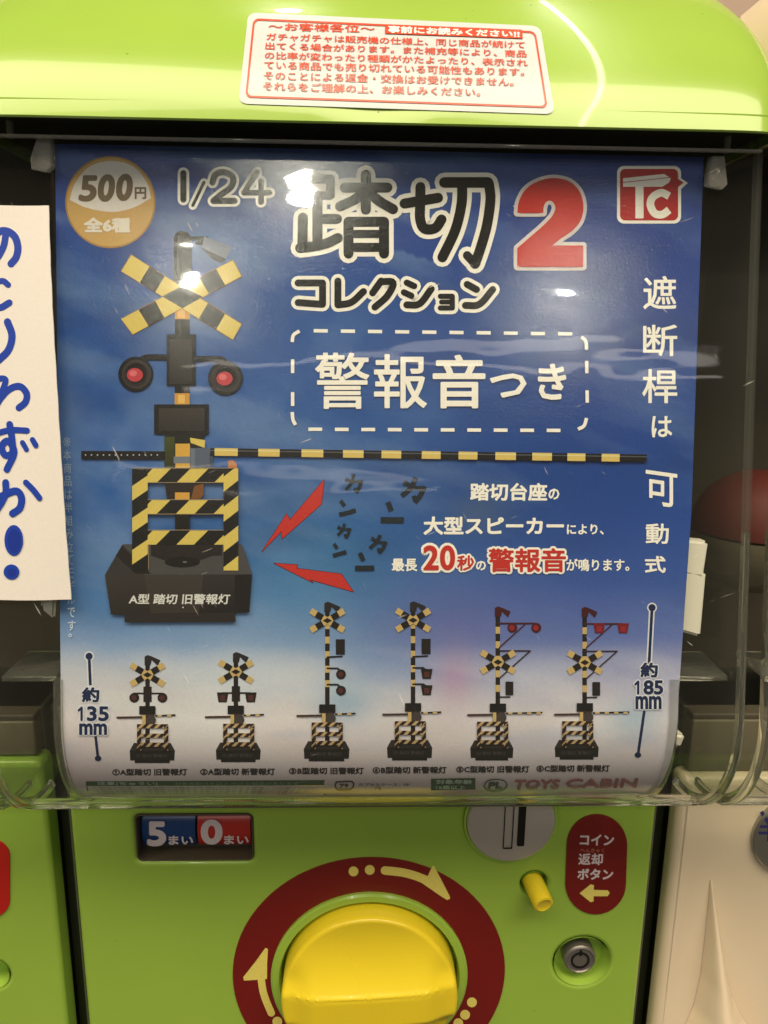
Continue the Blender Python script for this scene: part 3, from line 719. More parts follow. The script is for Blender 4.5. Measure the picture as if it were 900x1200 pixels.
alb = np.clip(colr/REF*.96, 0, 1); alb = np.concatenate([alb, np.ones((ny+1, nx+1, 1))], -1)
v = [(PX[j, i], PY[j, i], PZ[j, i]) for j in range(ny+1) for i in range(nx+1)]
f = [(j*(nx+1)+i, (j+1)*(nx+1)+i, (j+1)*(nx+1)+i+1, j*(nx+1)+i+1) for j in range(ny) for i in range(nx)]
nf = len(v); v += [(q[0], q[1]+.0004, q[2]+.00005) for q in v]; fb = [tuple(nf+k for k in q[::-1]) for q in f]
rim = [j*(nx+1) for j in range(ny+1)]+[ny*(nx+1)+i for i in range(1, nx+1)]+[j*(nx+1)+nx for j in range(ny-1, -1, -1)]+list(range(nx-1, 0, -1))
fr = [(rim[k], rim[(k+1) % len(rim)], nf+rim[(k+1) % len(rim)], nf+rim[k]) for k in range(len(rim))]
sh = mesh('poster_sheet', v, f+fb+fr, M['paper'], post, True, 50)
a = sh.data.color_attributes.new('art', 'FLOAT_COLOR', 'POINT'); a.data.foreach_set('color', np.concatenate([alb.reshape(-1), np.tile((.7, .7, .68, 1), nf)]))
IM = print_mat('poster_ink', .16, .16, 1300, .08)
CR = ink(250, 238, 220, k=1.12); BK = ink(24, 23, 20); BK2 = ink(58, 52, 46); RED = ink(205, 52, 42); NAVY = ink(30, 42, 72)

# title lettering
def both(groups, w, ow, name, white=CR, black=BK):
    p = Print(POSTER)
    for pts, k, sm in groups: p.stroke(pts, w*k+2*ow, white, sm, raise_=False)
    p.z += 2
    for pts, k, sm in groups: p.stroke(pts, w*k, black, sm, raise_=False)
    return p
def zz(o, sc, pts): return [(o[0]+x/sc, o[1]+y/sc) for x, y in pts]
O = (300, 160)
def g(pts, k=1., sm=True): return (zz(O, 3, pts), k, sm)
T = [g([(172, 150), (262, 150), (262, 208), (172, 208), (172, 150)], .85, False), g([(216, 208), (216, 385)]), g([(225, 290), (285, 290)]), g([(165, 285), (163, 385)]),
     g([(155, 392), (205, 386), (250, 375), (288, 357)]), g([(312, 180), (462, 180)]), g([(386, 135), (386, 258)]), g([(385, 185), (350, 220), (295, 246)]), g([(388, 185), (430, 225), (482, 256)]),
     g([(325, 412), (325, 300), (450, 300), (450, 412)], 1, False), g([(330, 343), (445, 343)], .8), g([(330, 390), (445, 390)], .9),
     g([(522, 236), (640, 216)]), g([(578, 178), (577, 240), (577, 290), (592, 324), (630, 322), (652, 292)]),
     g([(662, 162), (815, 162)], 1.05), g([(818, 165), (824, 220), (812, 310), (790, 390), (770, 448)]), g([(770, 448), (742, 418)], .85), g([(725, 170), (722, 240), (700, 330), (655, 425)])]
p = both(T, 11.8, 5.4, 't'); p.build('title_lettering', IM, post)
T = [g([(148, 515), (234, 515), (234, 590), (148, 584)], 1, False), g([(288, 508), (288, 592)]), g([(290, 592), (335, 583), (378, 545)]), g([(440, 508), (410, 550)]), g([(440, 510), (482, 514), (462, 560), (418, 600)]),
     g([(530, 514), (556, 526)], .9), g([(520, 548), (546, 560)], .9), g([(530, 592), (575, 588), (616, 536)]), g([(648, 562), (690, 562), (690, 603), (648, 603)], .75, False), g([(652, 582), (690, 582)], .7), g([(742, 520), (775, 538)]), g([(736, 594), (785, 590), (832, 538)])]
p = both(T, 8.2, 4.2, 't'); p.build('subtitle_lettering', IM, post)
O = (0, 0)
def g2(pts, k=1., sm=True): return (zz((0, 0), 2, pts), k, sm)
T = [g2([(430, 406), (430, 468)]), g2([(478, 428), (452, 482)], .5), g2([(498, 428), (505, 410), (525, 404), (546, 416), (542, 438), (520, 455), (500, 471)]), g2([(500, 471), (550, 471)]), g2([(603, 404), (572, 452), (632, 452)], .9, False), g2([(612, 425), (612, 474)], .9)]
p = both(T, 7.2, 3.2, 't'); p.build('scale_lettering', IM, post)
two = curve_pts([(606, 250), (608, 236), (616, 222), (630, 213), (648, 209), (667, 213), (679, 225), (683.5, 242), (680, 259), (670, 271), (657, 280), (647, 288)], 4)+[(683, 288), (683, 313), (606, 313), (606, 291)]+curve_pts([(606, 291), (620, 279), (637, 264), (647, 253), (650.5, 243), (646, 236), (640, 237), (637, 243), (636.5, 250)], 4)[1:]
p = Print(POSTER); p.stroke(two, 8.4, ink(226, 205, 190), False, closed=True); p.z += 1; p.poly(two, RED); p.build('title_number', IM, post)

# price badge
p = Print(POSTER); GO = ink(206, 160, 92)
p.disc(129.5, 237, 53, ink(176, 128, 70), 54, 56); p.disc(129.5, 237, 51, GO, 52, 56)
p.poly(zz((0, 130), 4.5, curve_pts([(368, 470), (395, 385), (470, 295), (590, 264), (705, 295), (775, 380), (797, 460)], 4)+curve_pts([(797, 460), (700, 512), (590, 533), (460, 512), (368, 470)], 4)[1:-1]), ink(232, 214, 194))
T = ink(120, 98, 72); p.text('5', 95, 207, 112.5, 235, T, 1.7, .0, .12); p.text('0', 116.5, 206, 133, 235, T, 1.9, 0, .12); p.text('0', 138, 205.5, 154, 234, T, 1.9, 0, .1)
p.text('円', 158.5, 220, 171, 233, T, .6); p.text('全6種', 99.5, 256, 152, 272, ink(236, 216, 190), 1.0, .0); p.build('price_badge', IM, post)

# maker's emblem
p = Print(POSTER)
def rr(x0, y0, x1, y1, r): return rrect(x0, y0, x1, y1, r, 5)
p.poly(rr(723, 194.5, 798, 262, 8), CR); p.poly([(786, 201), (806, 214.5), (791, 228)], CR); LR = ink(190, 48, 46); p.poly(rr(726.5, 198, 794.5, 258.5, 6), LR)
p.poly([(787, 205), (801, 214), (789, 224)], LR)
p.poly([(730, 209), (778, 204), (786, 209), (784, 214), (776, 219), (754, 219), (754, 256), (744.5, 256), (744.5, 219), (730, 219)], CR)
p.stroke([(784, 230), (775, 226), (765, 231), (762, 240), (767, 250), (776, 251.5), (784, 246)], 9, CR, caps=False)
p.stroke([(730, 214), (786, 208)], .8, LR, False, caps=False); p.build('maker_emblem', IM, post)

# dashed frame with its words
p = Print(POSTER); c4 = ((341.5, 386), (688.5, 393.5), (690.5, 503), (340.5, 503))
def dash(a, b, n, duty=.52):
    a, b = np.array(a, float), np.array(b, float)
    for i in range(n):
        q = a+(b-a)*(i+.5-duty/2)/n; r = a+(b-a)*(i+.5+duty/2)/n; p.stroke([q, r], 4, CR, False, caps=False)
dash((360, 387.5), (678, 391.5), 10); dash((354, 503), (664, 504.5), 10); dash((343, 410), (343, 487), 2+0, .42); dash((687, 413), (688, 482), 2, .42)
p.stroke([(342.5, 401), (344, 393), (351, 388)], 4, CR, caps=False); p.stroke([(681, 395), (686, 400), (687, 410)], 4, CR, caps=False)
p.stroke([(342.5, 483), (343.5, 492), (346.5, 498)], 4, CR, caps=False); p.stroke([(687, 490), (684, 499), (677, 503)], 4, CR, caps=False)
for ch, a, b, c, d in (('警', 370, 414, 432, 478.5), ('報', 439, 416, 499.5, 478), ('音', 508, 417, 567.5, 477.5), ('つ', 575, 439, 615.5, 465), ('き', 631, 427.5, 662, 467.5)): p.text(ch, a, b, c, d, CR, 0.8 if ch in '警報' else 1.2, nd=10)
p.build('framed_lettering', IM, post)

# words down the right side
p = Print(POSTER)
for ch, a, b, c, d, sl in (('遮', 754, 324, 792, 362, 0), ('断', 754, 381, 793, 417, 0), ('桿', 753, 433, 793, 472, 0), ('は', 764, 488, 787, 512, 0), ('可', 757, 551, 793, 590, .14), ('動', 757, 614, 783, 637, 0), ('式', 756, 652, 779.5, 671, 0)): p.text(ch, a, b, c, d, CR, .55, sl, nd=8)
p.build('side_lettering', IM, post)
p = Print(POSTER); F1 = ink(150, 164, 180); ys = np.linspace(512, 758, 17)
for i, ch in enumerate('※本商品は半組み立てモデルです。'):
    x = np.interp(ys[i], [512, 760], [74, 81]); p.text(ch, x, ys[i], x+(8.5 if ch != '。' else 4), ys[i]+(11.5 if ch != '。' else 4), F1 if ys[i] < 700 else ink(205, 212, 215), .25 if i else 0, nd=4)
p.build('edge_lettering', IM, post)

# sentence block
p = Print(POSTER)
p.text('踏切台座', 551.5, 566.5, 640.5, 586, CR, .75, .004); p.text('の', 643, 573, 655, 585, CR, .5)
p.text('大型スピーカー', 497, 606, 660, 626, CR, .85, .002); p.text('により、', 664.5, 614.5, 707, 626, CR, .4)
p.text('最長', 459.5, 655, 488.5, 669, CR, .5); p.text('の', 558, 657.5, 569, 668, CR, .45); p.text('が鳴ります。', 664, 655, 737, 669, CR, .35)
for s_, b, k, o_ in (('2', (497, 640, 513, 667), 2.2, 4.2), ('0', (516.5, 640, 532, 667), 2.2, 4.2), ('秒', (536, 651, 555, 668), 1.0, 2.6), ('警報音', (573, 643, 662, 669.5), 1.5, 3.4)): p.text(s_, *b, CR, o_, nd=12)
p.z += 1
for s_, b, k, o_ in (('2', (497, 640, 513, 667), 2.2, 4.2), ('0', (516.5, 640, 532, 667), 2.2, 4.2), ('秒', (536, 651, 555, 668), 1.0, 2.6), ('警報音', (573, 643, 662, 669.5), 1.5, 3.4)): p.text(s_, *b, RED, k*.55, nd=8)
p.build('sentence_lettering', IM, post)

# red bolts and black sound words
p = Print(POSTER); z7 = lambda pts: zz((300, 520), 3, pts)
for pts in ([(22, 378), (108, 246), (119, 268), (240, 126), (230, 212), (92, 334), (89, 308)], [(64, 420), (146, 426), (142, 438), (300, 458), (342, 520), (186, 476), (200, 488)]):
    q = z7(pts); p.stroke(q, 1.3, ink(90, 30, 40), False, closed=True); p.poly(q, RED)
p.build('red_bolts', IM, post)
p = Print(POSTER); SB = ink(32, 40, 44)
def ka(cx, cy, s, rot):
    c, sn = math.cos(rad(rot)), math.sin(rad(rot)); t = lambda pts: [(cx+(x*c-y*sn)*s+random.uniform(-.3, .3), cy+(x*sn+y*c)*s+random.uniform(-.3, .3)) for x, y in pts]
    p.stroke(t([(-.55, -.22), (.1, -.12), (.55, -.2)]), s*.2, SB, False, caps=False); p.stroke(t([(.5, -.28), (.42, .2), (.2, .6)]), s*.26, SB, False, caps=False)
    p.stroke(t([(.02, -.62), (-.08, -.1), (-.48, .42)]), s*.24, SB, False, caps=False); p.stroke(t([(.08, .28), (.24, .56)]), s*.2, SB, False, caps=False)
    p.stroke(t([(-.5, -.35), (-.1, -.1)]), s*.14, SB, False, caps=False)
def nn(cx, cy, s, rot):
    c, sn = math.cos(rad(rot)), math.sin(rad(rot)); t = lambda pts: [(cx+(x*c-y*sn)*s+random.uniform(-.3, .3), cy+(x*sn+y*c)*s+random.uniform(-.3, .3)) for x, y in pts]
    p.stroke(t([(-.35, -.55), (-.1, -.15)]), s*.26, SB, False, caps=False); p.stroke(t([(-.5, .38), (0, .28), (.6, .16)]), s*.3, SB, False, caps=False)
ka(414, 567, 18, 2); nn(406, 596, 18, -4); ka(484, 574, 24, 12); nn(460, 603, 24, 12); ka(403, 622, 14, 4); nn(397, 645, 15, -4); ka(443, 637, 17, 14); nn(427, 660, 20, 10)
p.build('sound_words', IM, post)

# main printed crossing signal
p = Print(POSTER); YE = ink(226, 192, 92); OR = ink(214, 150, 62); DK = ink(32, 28, 27); DK2 = ink(66, 58, 52); GR = ink(92, 96, 108)
def zz7(pts): return zz((120, 260), 5, pts)
p.poly([(203.5, 330), (203.5, 278), (206, 273), (212, 270.5), (219, 271.5), (225, 278), (225, 330)], DK); p.rect(208, 276, 212, 328, ink(74, 66, 60))
p.rect(225, 277, 244, 281.5, DK); p.rect(229, 281, 238, 287, DK); p.poly(zz7([(595, 85), (760, 145), (725, 220), (580, 150)]), ink(120, 122, 132)); p.poly(zz7([(580, 150), (725, 220), (690, 242), (640, 215)]), ink(58, 54, 56))
p.rect(205, 328, 222.5, 462, DK); p.rect(209, 374, 213, 392, DK2)
p.rect(205, 360, 222.5, 374, OR); p.rect(208, 362, 217, 373, ink(236, 176, 96))
def zebra(corners, cuts, c0, c1):
    a, b, c, d = [np.array(q, float) for q in corners]         # a->b one long side, d->c the other
    for i in range(len(cuts)-1):
        s_, t = cuts[i], cuts[i+1]; p.z += .3; p.poly([a+(b-a)*s_[0], a+(b-a)*t[0], d+(c-d)*t[1], d+(c-d)*s_[1]], (c0, c1)[i % 2], False)
p.poly(zz7([(168, 190), (820, 598), (766, 695), (108, 290)]), ink(150, 96, 44)); p.poly(zz7([(108, 568), (766, 220), (820, 322), (176, 664)]), ink(150, 96, 44))
zebra(zz7([(170, 195), (815, 600), (765, 690), (112, 290)]), [(0, 0), (.165, .165), (.305, .305), (.695, .695), (.852, .852), (1, 1)], YE, DK)
p.z += 1; zebra(zz7([(170, 195), (815, 600), (765, 690), (112, 290)]), [(.305, .305), (.695, .695)], YE, DK)
zebra(zz7([(112, 570), (765, 225), (815, 320), (180, 660)]), [(0, 0), (.155, .145), (.305, .29), (.70, .70), (.85, .85), (1, 1)], YE, DK)
p.z += 1; zebra(zz7([(112, 570), (765, 225), (815, 320), (180, 660)]), [(.305, .29), (.70, .70)], YE, DK)
p.poly(zz7([(470, 375), (588, 441), (470, 507), (350, 438)]), DK)
p.rect(195.5, 392, 229.8, 452.5, DK); p.rect(198.5, 397.5, 225, 450, DK2, ink(50, 44, 40)); p.rect(226.5, 394, 229, 451, ink(30, 26, 26))
p.stroke([(196, 419), (172, 419), (164, 424)], 7, DK); p.stroke([(229, 421), (258, 421), (266, 427)], 7, DK); p.stroke([(229, 419.5), (256, 419.5)], 1.5, DK2)
for x, y in ((159.4, 438.6), (264.4, 443)):
    p.disc(x, y, 20.5, DK); p.disc(x+1, y, 17, DK2); p.disc(x, y+.5, 14.5, ink(52, 44, 42)); p.disc(x+.5, y-1, 12, ink(28, 24, 24)); p.disc(x-1, y+.8, 9.4, ink(200, 66, 70), 8); p.disc(x-3, y-1, 4.5, ink(226, 112, 110), 3.6)
p.rect(205, 461, 222.5, 474, OR); p.rect(209, 463, 217, 473, ink(240, 184, 100))
p.rect(181, 474, 245, 509, ink(36, 31, 29)); p.rect(186.5, 478.5, 240, 505, DK2, ink(52, 46, 40))
p.poly([(193, 509), (242, 509), (238, 516), (240, 549), (194, 549)], ink(34, 34, 28)); p.rect(193, 512, 205, 548, ink(74, 74, 34), ink(50, 52, 28)); p.rect(206, 520, 223, 549, ink(222, 164, 66)); p.rect(204, 535, 224, 543, ink(120, 122, 126))
p.poly([(223, 513), (241, 516), (240, 525), (232, 522), (224, 519)], YE); p.rect(223, 525, 247, 549, GR); p.rect(224, 526, 229, 549, ink(112, 116, 124)); p.rect(246, 532, 250, 545, ink(70, 74, 84))
p.rect(96, 528.5, 194, 538, DK, None, .004)
for i in range(13): p.disc(101+i*7, 533.2, .9, ink(190, 190, 186), n=8)
# gate arm
p.stroke([(247, 529.5), (757, 537)], 8.6, DK, False, caps=False); p.stroke([(247, 528), (757, 535.3)], 1.2, ink(90, 88, 84), False, caps=False)
for a, b in ((252, 279), (303, 328), (353.5, 379), (402, 426), (447, 470), (494, 516), (537, 559), (580, 604), (623, 646), (664, 685), (704, 725)):
    y = lambda x: 529.5+(x-247)*7.5/510; p.stroke([(a, y(a)), (b, y(b))], 9, ink(226, 188, 100), False, caps=False); p.stroke([(a, y(a)-2), (b, y(b)-2)], 1.6, ink(238, 214, 140), False, caps=False)
# legs, base
z8 = lambda pts: zz((90, 480), 3.75, pts)
p.poly(z8([(128, 725), (200, 598), (212, 590), (722, 590), (732, 600), (772, 722)]), ink(78, 72, 68)); p.poly(z8([(128, 725), (205, 590), (235, 620), (300, 700), (300, 725)]), ink(58, 52, 48))
p.poly(z8([(205, 600), (330, 720), (262, 720), (175, 640)]), ink(40, 35, 32)); p.rect(206, 549, 223, 640, ink(30, 26, 24)); p.rect(206, 577, 223, 585, ink(214, 150, 60)); p.poly(z8([(390, 322), (560, 322), (548, 392), (400, 392)]), ink(44, 34, 30)); p.poly(z8([(520, 335), (560, 325), (560, 375), (545, 392), (505, 392)]), ink(128, 78, 40))
p.rect(206, 577, 223, 585, ink(222, 158, 66))
p.poly(z8([(330, 592), (640, 592), (640, 640), (600, 640), (545, 660), (390, 660), (330, 640)]), ink(42, 36, 33)); p.disc(*z8([(467, 668)])[0], 20.5, ink(30, 27, 26), 6.2); p.disc(*z8([(478, 668)])[0], 2.5, ink(110, 104, 98), 1)
p.poly(z8([(128, 725), (772, 722), (760, 888), (155, 898)]), [ink(62, 54, 48), ink(52, 46, 44), ink(32, 28, 28), ink(46, 40, 34)]); p.poly(z8([(697, 724), (772, 722), (760, 888), (697, 890)]), ink(34, 29, 28))
p.poly(z8([(213, 896), (698, 889), (700, 930), (215, 932)]), ink(46, 40, 36)); p.poly(z8([(300, 726), (560, 724), (540, 890), (330, 894)]), [ink(66, 58, 52), ink(66, 58, 52), ink(58, 50, 42), ink(58, 50, 42)])
def stripes(x0, y0, x1, y1, slope, black, period, width):
    """slanted black bands over a yellow bar (coordinates of the zoomed print)"""
    R = [(x0, y0), (x1, y0), (x1, y1), (x0, y1)]; p.z += .5; p.poly(z8(R), YE, False); p.z += .3
    for k in range(-14, 15):
        c = black+k*period; q = clip(R, slope, 1, -c); q = clip(q, -slope, -1, c+width) if q else q
        if len(q) > 2: p.poly(z8(q), DK, False)
p.z += 1
stripes(248, 257, 712, 320, 1., 676, 165, 86); stripes(248, 397, 712, 458, 1., 812, 165, 84); stripes(248, 530, 712, 592, 1., 945, 165, 88); p.z += 1
stripes(248, 257, 316, 705, .68, 568, 140, 76); stripes(648, 257, 712, 705, .78, 866, 132, 66)
for a, b, c, d in ((316, 320, 648, 320), (316, 395, 648, 395), (316, 458, 648, 458), (316, 528, 648, 528), (248, 257, 712, 257), (320, 592, 320, 700)): p.stroke(z8([(a, b), (c, d)]), .7, ink(168, 140, 98), False, caps=False)
p.poly(z8([(668, 225), (690, 222), (706, 240), (706, 258), (668, 256)]), ink(196, 120, 60))
p.text('A型 踏切 旧警報灯', 153, 695.5, 270, 707, ink(226, 214, 196), .35, 0, .1)
p.disc(215.5, 711, .8, CR, n=8)
p.build('printed_signal', IM, post, label='large printed crossing signal with striped cross')

# six small printed signals
DKs = ink(36, 30, 26); YS = ink(206, 168, 104)
def cross(cx, cy, hx, hy, w):
    for (x0, y0, x1, y1) in ((-hx, -hy, hx, hy), (-hx, hy, hx, -hy)):
        n = [0, .2, .4, .6, .8, 1]; p.z += .5
        a, b = np.array((cx+x0, cy+y0)), np.array((cx+x1, cy+y1))
        for i, (s_, t) in enumerate(((0, .17), (.17, .36), (.36, .64), (.64, .83), (.83, 1))): p.z += .1; p.stroke([a+(b-a)*s_, a+(b-a)*t], w, (YS, DKs)[i % 2], False, caps=False)
    p.poly([(cx, cy-3.2), (cx+5.4, cy), (cx, cy+3.2), (cx-5.4, cy)], DKs)
def fence(x0, y0, x1, y1):
    def st(a, b, c, d):
        R = [(a, b), (c, b), (c, d), (a, d)]; p.z += .5; p.poly(R, ink(196, 158, 110), False); p.z += .3
        for k in range(-3, 16):
            q = clip(R, 1, 1, -(a+b)-k*9.5); q = clip(q, -1, -1, (a+b)+k*9.5+5.2) if q else q
            if len(q) > 2: p.poly(q, ink(48, 34, 26), False)
    h = y1-y0; t = h*.16
    for k in (0, .36, .70): st(x0, y0+k*h, x1, y0+k*h+t)
    p.z += .5; st(x0, y0, x0+5, y1); st(x1-5, y0, x1, y1)
def small(px, bx0, bx1, by0, by1, kind, cup, top):
    global p; p = Print(POSTER); ft = by0-22.5; bt = by0
    p.poly([(bx0+5, bt), (bx1-5, bt), (bx1, bt+9), (bx0, bt+9)], ink(56, 50, 44)); p.poly([(bx0, bt+9), (bx1, bt+9), (bx1-.7, by1-3), (bx0+.7, by1-3)], ink(40, 36, 32)); p.rect(bx0+6, by1-3.2, bx1-6, by1, ink(34, 30, 28))
    p.text('旧 踏切 警報灯', bx0+8, bt+13, bx1-9, bt+17, ink(92, 84, 76), 0)
    p.rect(px-2.6, top+6, px+2.6, bt+3, DKs)
    if kind != 'A':
        for k in range(6):
            y0 = top+24+k*17
            if y0+8 < by0-50: p.rect(px-2.6, y0, px+2.6, y0+8, YS)
    p.poly([(px-3.5, top+12), (px-3.5, top+2), (px, top), (px+3.5, top+1), (px+15, top+6), (px+12, top+13), (px+5, top+6), (px+3.5, top+12)], ink(44, 38, 36) if kind != 'C' else ink(70, 26, 28))
    def lampd(x, y, r=5.8, redc=ink(86, 44, 42)):
        if cup: p.poly([(x-r-1, y-r), (x+r+1, y-r), (x+r-1, y+r), (x-r+1, y+r)], DKs if kind != 'C' else ink(120, 28, 34)); p.rect(x-3, y-2.5, x+3, y+4, redc)
        else: p.disc(x, y, r, DKs if kind != 'C' else ink(80, 24, 26), n=18); p.disc(x-.5, y, r*.55, redc, n=14)
    if kind == 'A':
        p.stroke([(px-16, by0-58), (px+17, by0-58)], 2, DKs, False); p.rect(px-4.8, by0-66, px+4.8, by0-48, DKs); lampd(px-15.5, by0-53); lampd(px+17.5, by0-53)
    if kind == 'B':
        p.rect(px+10, top+44, px+20.5, top+62, DKs); p.stroke([(px, top+65), (px+17, top+64)], 2, DKs, False)
        for y in (top+85, top+104): p.stroke([(px, y-7), (px+12, y-7), (px+16, y-4)], 2, DKs, False); lampd(px+16, y)
    if kind == 'C':
        BR = ink(74, 30, 32); p.stroke([(px, top+20), (px+44, top+20)], 2, BR, False); p.stroke([(px+2, top+48), (px+33, top+20)], 1.6, BR, False)
        lampd(px+17, top+25, 5.8, ink(150, 40, 44)); lampd(px+45, top+25, 5.8, ink(150, 40, 44)); p.stroke([(px, top+52), (px+38, top+52), (px+2, top+84)], 1.6, ink(54, 34, 34), False)
        p.rect(px+9, top+88, px+18, top+104, DKs); p.stroke([(px, top+106), (px+14, top+106)], 1.6, DKs, False)
    cy = {'A': top+23, 'B': top+22, 'C': top+65}[kind]; cross(px, cy, 19.5, 11.5, 7.2)
    p.rect(px-9.5, by0-43.5, px+9.5, by0-33.5, ink(28, 25, 24)); p.rect(px-6, by0-34, px+8, by0-20, ink(58, 44, 34)); p.disc(px+4, by0-27, 6, ink(70, 60, 54), n=16); p.rect(px-6, by0-33, px-2, by0-22, YS)
    p.stroke([(px-36, by0-30), (px-6, by0-30.5)], 2.4, ink(70, 48, 32), False, caps=False); p.stroke([(px+9, by0-32), (px+ (52 if kind == 'C' else 33), by0-33)], 2, DKs, False, caps=False)
    for k in range(4 if kind == 'C' else 2): p.stroke([(px+12+k*11, by0-32.2), (px+17+k*11, by0-32.3)], 2.1, YS, False, caps=False)
    fence(px-17+(bx0+bx1)/2-px-.5, ft, px+19+(bx0+bx1)/2-px, by0+8)
    p.build('printed_small_signal', IM, post)
for a in ((173, 152, 205, 870.5, 894, 'A', False, 767.5), (276.5, 253, 305.5, 870, 893, 'A', True, 764), (383.6, 356, 409.5, 868.5, 892, 'B', False, 705), (484, 453.5, 506.5, 867, 891, 'B', True, 704.5), (583.3, 551, 601.5, 867.5, 891, 'C', False, 710.5), (685, 650, 701.5, 867, 890, 'C', True, 711)): small(*a)

# captions and the foot of the poster
p = Print(POSTER); CP = ink(56, 48, 44)
for i, (x0, x1, y, t) in enumerate(((132, 219, 901, '①A型踏切 旧警報灯'), (235, 322, 900.5, '②A型踏切 新警報灯'), (339, 426, 899.5, '③B型踏切 旧警報灯'), (437, 523, 898.5, '④B型踏切 新警報灯'), (535, 620, 897.5, '⑤C型踏切 旧警報灯'), (629, 714, 896.5, '⑥C型踏切 新警報灯'))): p.text(t, x0, y, x1, y+7.5, CP, .4, -.003, nd=6)
p.build('caption_lettering', IM, post)
def arrow(t, b, m1, m2, words):
    p = Print(POSTER); LT = ink(226, 216, 208)
    p.stroke([t, m1], 6.8, LT, False); p.disc(t[0], t[1], 5.8, LT); p.stroke([t, m1], 3.4, NAVY, False, caps=False); p.disc(t[0], t[1], 4.2, NAVY)
    n = 6; q = [(m2[0]+(b[0]-m2[0])*i/n, m2[1]+(b[1]-m2[1])*i/n) for i in range(n+1)]; p.stroke(q, 3.2, NAVY, False, caps=False); p.disc(b[0], b[1], 3.8, NAVY, 3.2)
    for tt, a, b_, c, d, k in words:
        for w_, cc, kk in ((0, LT, 2.2), (1, NAVY, k)):
            p.z += 1
            if tt[0] == '1':
                p.text(tt[1:], a+12.5, b_, c, d, cc, kk); q = [(a+2.2, b_+4.2), (a+5.5, b_+1), (a+5.5, d-.6)]; p.stroke(q, 2.2+2*(kk-.9)+.6, cc, False)
            else: p.text(tt, a, b_, c, d, cc, kk)
    p.build('height_mark', IM, post)
arrow((104.5, 769), (115, 888.5), (106, 803), (112, 862), (('約', 97, 806, 116, 822, .9), ('135', 90.5, 828, 127, 844, .9), ('mm', 94, 848, 125, 860, .9)))
arrow((764, 712), (747.5, 884.5), (760.5, 778), (755, 833), (('約', 751, 777, 770, 793, .9), ('185', 742, 797.5, 776, 813, .9), ('mm', 745, 816, 774, 830, .9)))
p = Print(POSTER); DG = ink(58, 88, 54)
def hstrip(x0, x1, ya, yb, y0b, y1b, col):
    n = 10; P = [(x0+(x1-x0)*i/n, ya+(yb-ya)*i/n) for i in range(n+1)]+[(x0+(x1-x0)*i/n, y0b+(y1b-y0b)*i/n) for i in range(n+1)]; p.z += 1; p.add(P, [(i, i+1, n+2+i, n+1+i) for i in range(n)], col)
hstrip(101, 380, 915.5, 914, 921, 920, DG); hstrip(101, 380, 921, 920, 932, 931, ink(206, 186, 170)); p.text('注意(ちゅうい)', 114, 916, 185, 920.5, ink(170, 184, 160), .2)
p.text('対象年齢15才以上 小さな部品があります', 205, 916.3, 350, 919.8, ink(140, 160, 130), 0)
for k in range(4): p.text('小部品や破損した先端部で怪我をする恐れがあります保管にご注意ください', 108+k*2, 922+k*2.2, 372-k*2, 923.5+k*2.2, ink(120, 112, 100), 0)
p.stroke([(380, 914), (380.5, 931)], 1.2, DG, False); p.stroke([(101, 916), (103, 926)], 1.2, DG, False)
p.stroke([(394, 916), (412, 915.5), (414, 921), (410, 925), (396, 925), (393, 921), (394, 916)], 1.8, ink(50, 60, 40)); p.text('プラ', 398, 918, 408, 922.5, ink(50, 60, 40), .4)
p.text('カプセルケース：PP', 420, 917, 480, 921, ink(110, 104, 92), .1); p.text('PE', 440, 922, 447, 925, ink(110, 104, 92), .1)
p.poly([(505, 912), (557, 911), (557, 924.5), (505, 925.5)], DG); p.text('対象年齢', 511, 913, 553, 918, ink(176, 190, 160), .3); p.text('15歳以上', 511, 919.5, 545, 924, ink(176, 190, 160), .3)
p.stroke([(567, 921), (571, 914.5), (580, 912.5), (590, 914), (594, 919), (590, 924.5), (580, 926.5), (571, 925), (567, 921)], 1.4, ink(70, 80, 60)); p.text('PL', 573, 916, 588, 923, ink(70, 80, 60), .7, 0, .2)
p.text('TOYS', 603, 913.5, 655, 924, ink(170, 104, 96), .9, -.012, .25); p.text('CABIN', 664, 912.5, 746, 922.5, ink(170, 104, 96), .9, -.012, .25)
p.build('foot_lettering', IM, post)

# ============================================================ handwritten note taped on the cover
NOTE = prof_surf(COVER_OFF+COVER_T+.0022)
nb = [(57, 241), (59.5, 300), (64, 380), (68.5, 450), (73, 530), (78, 620), (83.5, 702.5)]
note = empty('handwritten_note', tuple(NOTE((20, 700))[0][0]), label='cream paper note handwritten in blue marker taped over the cover at left', category='note')
ysn = np.linspace(240.5, 703, 40); P = []; Fs = []
for j, y in enumerate(ysn):
    xr_ = np.interp(y, [q[1] for q in nb], [q[0] for q in nb])+.5*math.sin(j*1.7)*.5
    for i in range(13): x = -70+(xr_+70)*i/12; P.append((x, y+(.6*math.sin(x*.05) if j in (0, 39) else 0)))
for j in range(39):
    for i in range(12): a = j*13+i; Fs.append((a, a+1, a+14, a+13))
q3, nn3 = NOTE(np.array(P)); curl = np.array([.0016*((i % 13)/12)**3*math.sin(math.pi*(i//13)/39) for i in range(len(P))])
V0 = q3+nn3*curl[:, None]; V1 = V0-nn3*.0005; m_ = len(P)
rim = [j*13 for j in range(40)]+[39*13+i for i in range(1, 13)]+[j*13+12 for j in range(38, -1, -1)]+list(range(11, 0, -1))
ns = mesh('paper_sheet', list(V0)+list(V1), Fs+[tuple(m_+k for k in q[::-1]) for q in Fs]+[(rim[k], m_+rim[k], m_+rim[(k+1) % len(rim)], rim[(k+1) % len(rim)]) for k in range(len(rim))], M['card'], note, True, 40)
pc = ink(236, 218, 192); a = ns.data.color_attributes.new('art', 'FLOAT_COLOR', 'POINT'); a.data.foreach_set('color', np.tile(pc, 2*m_))
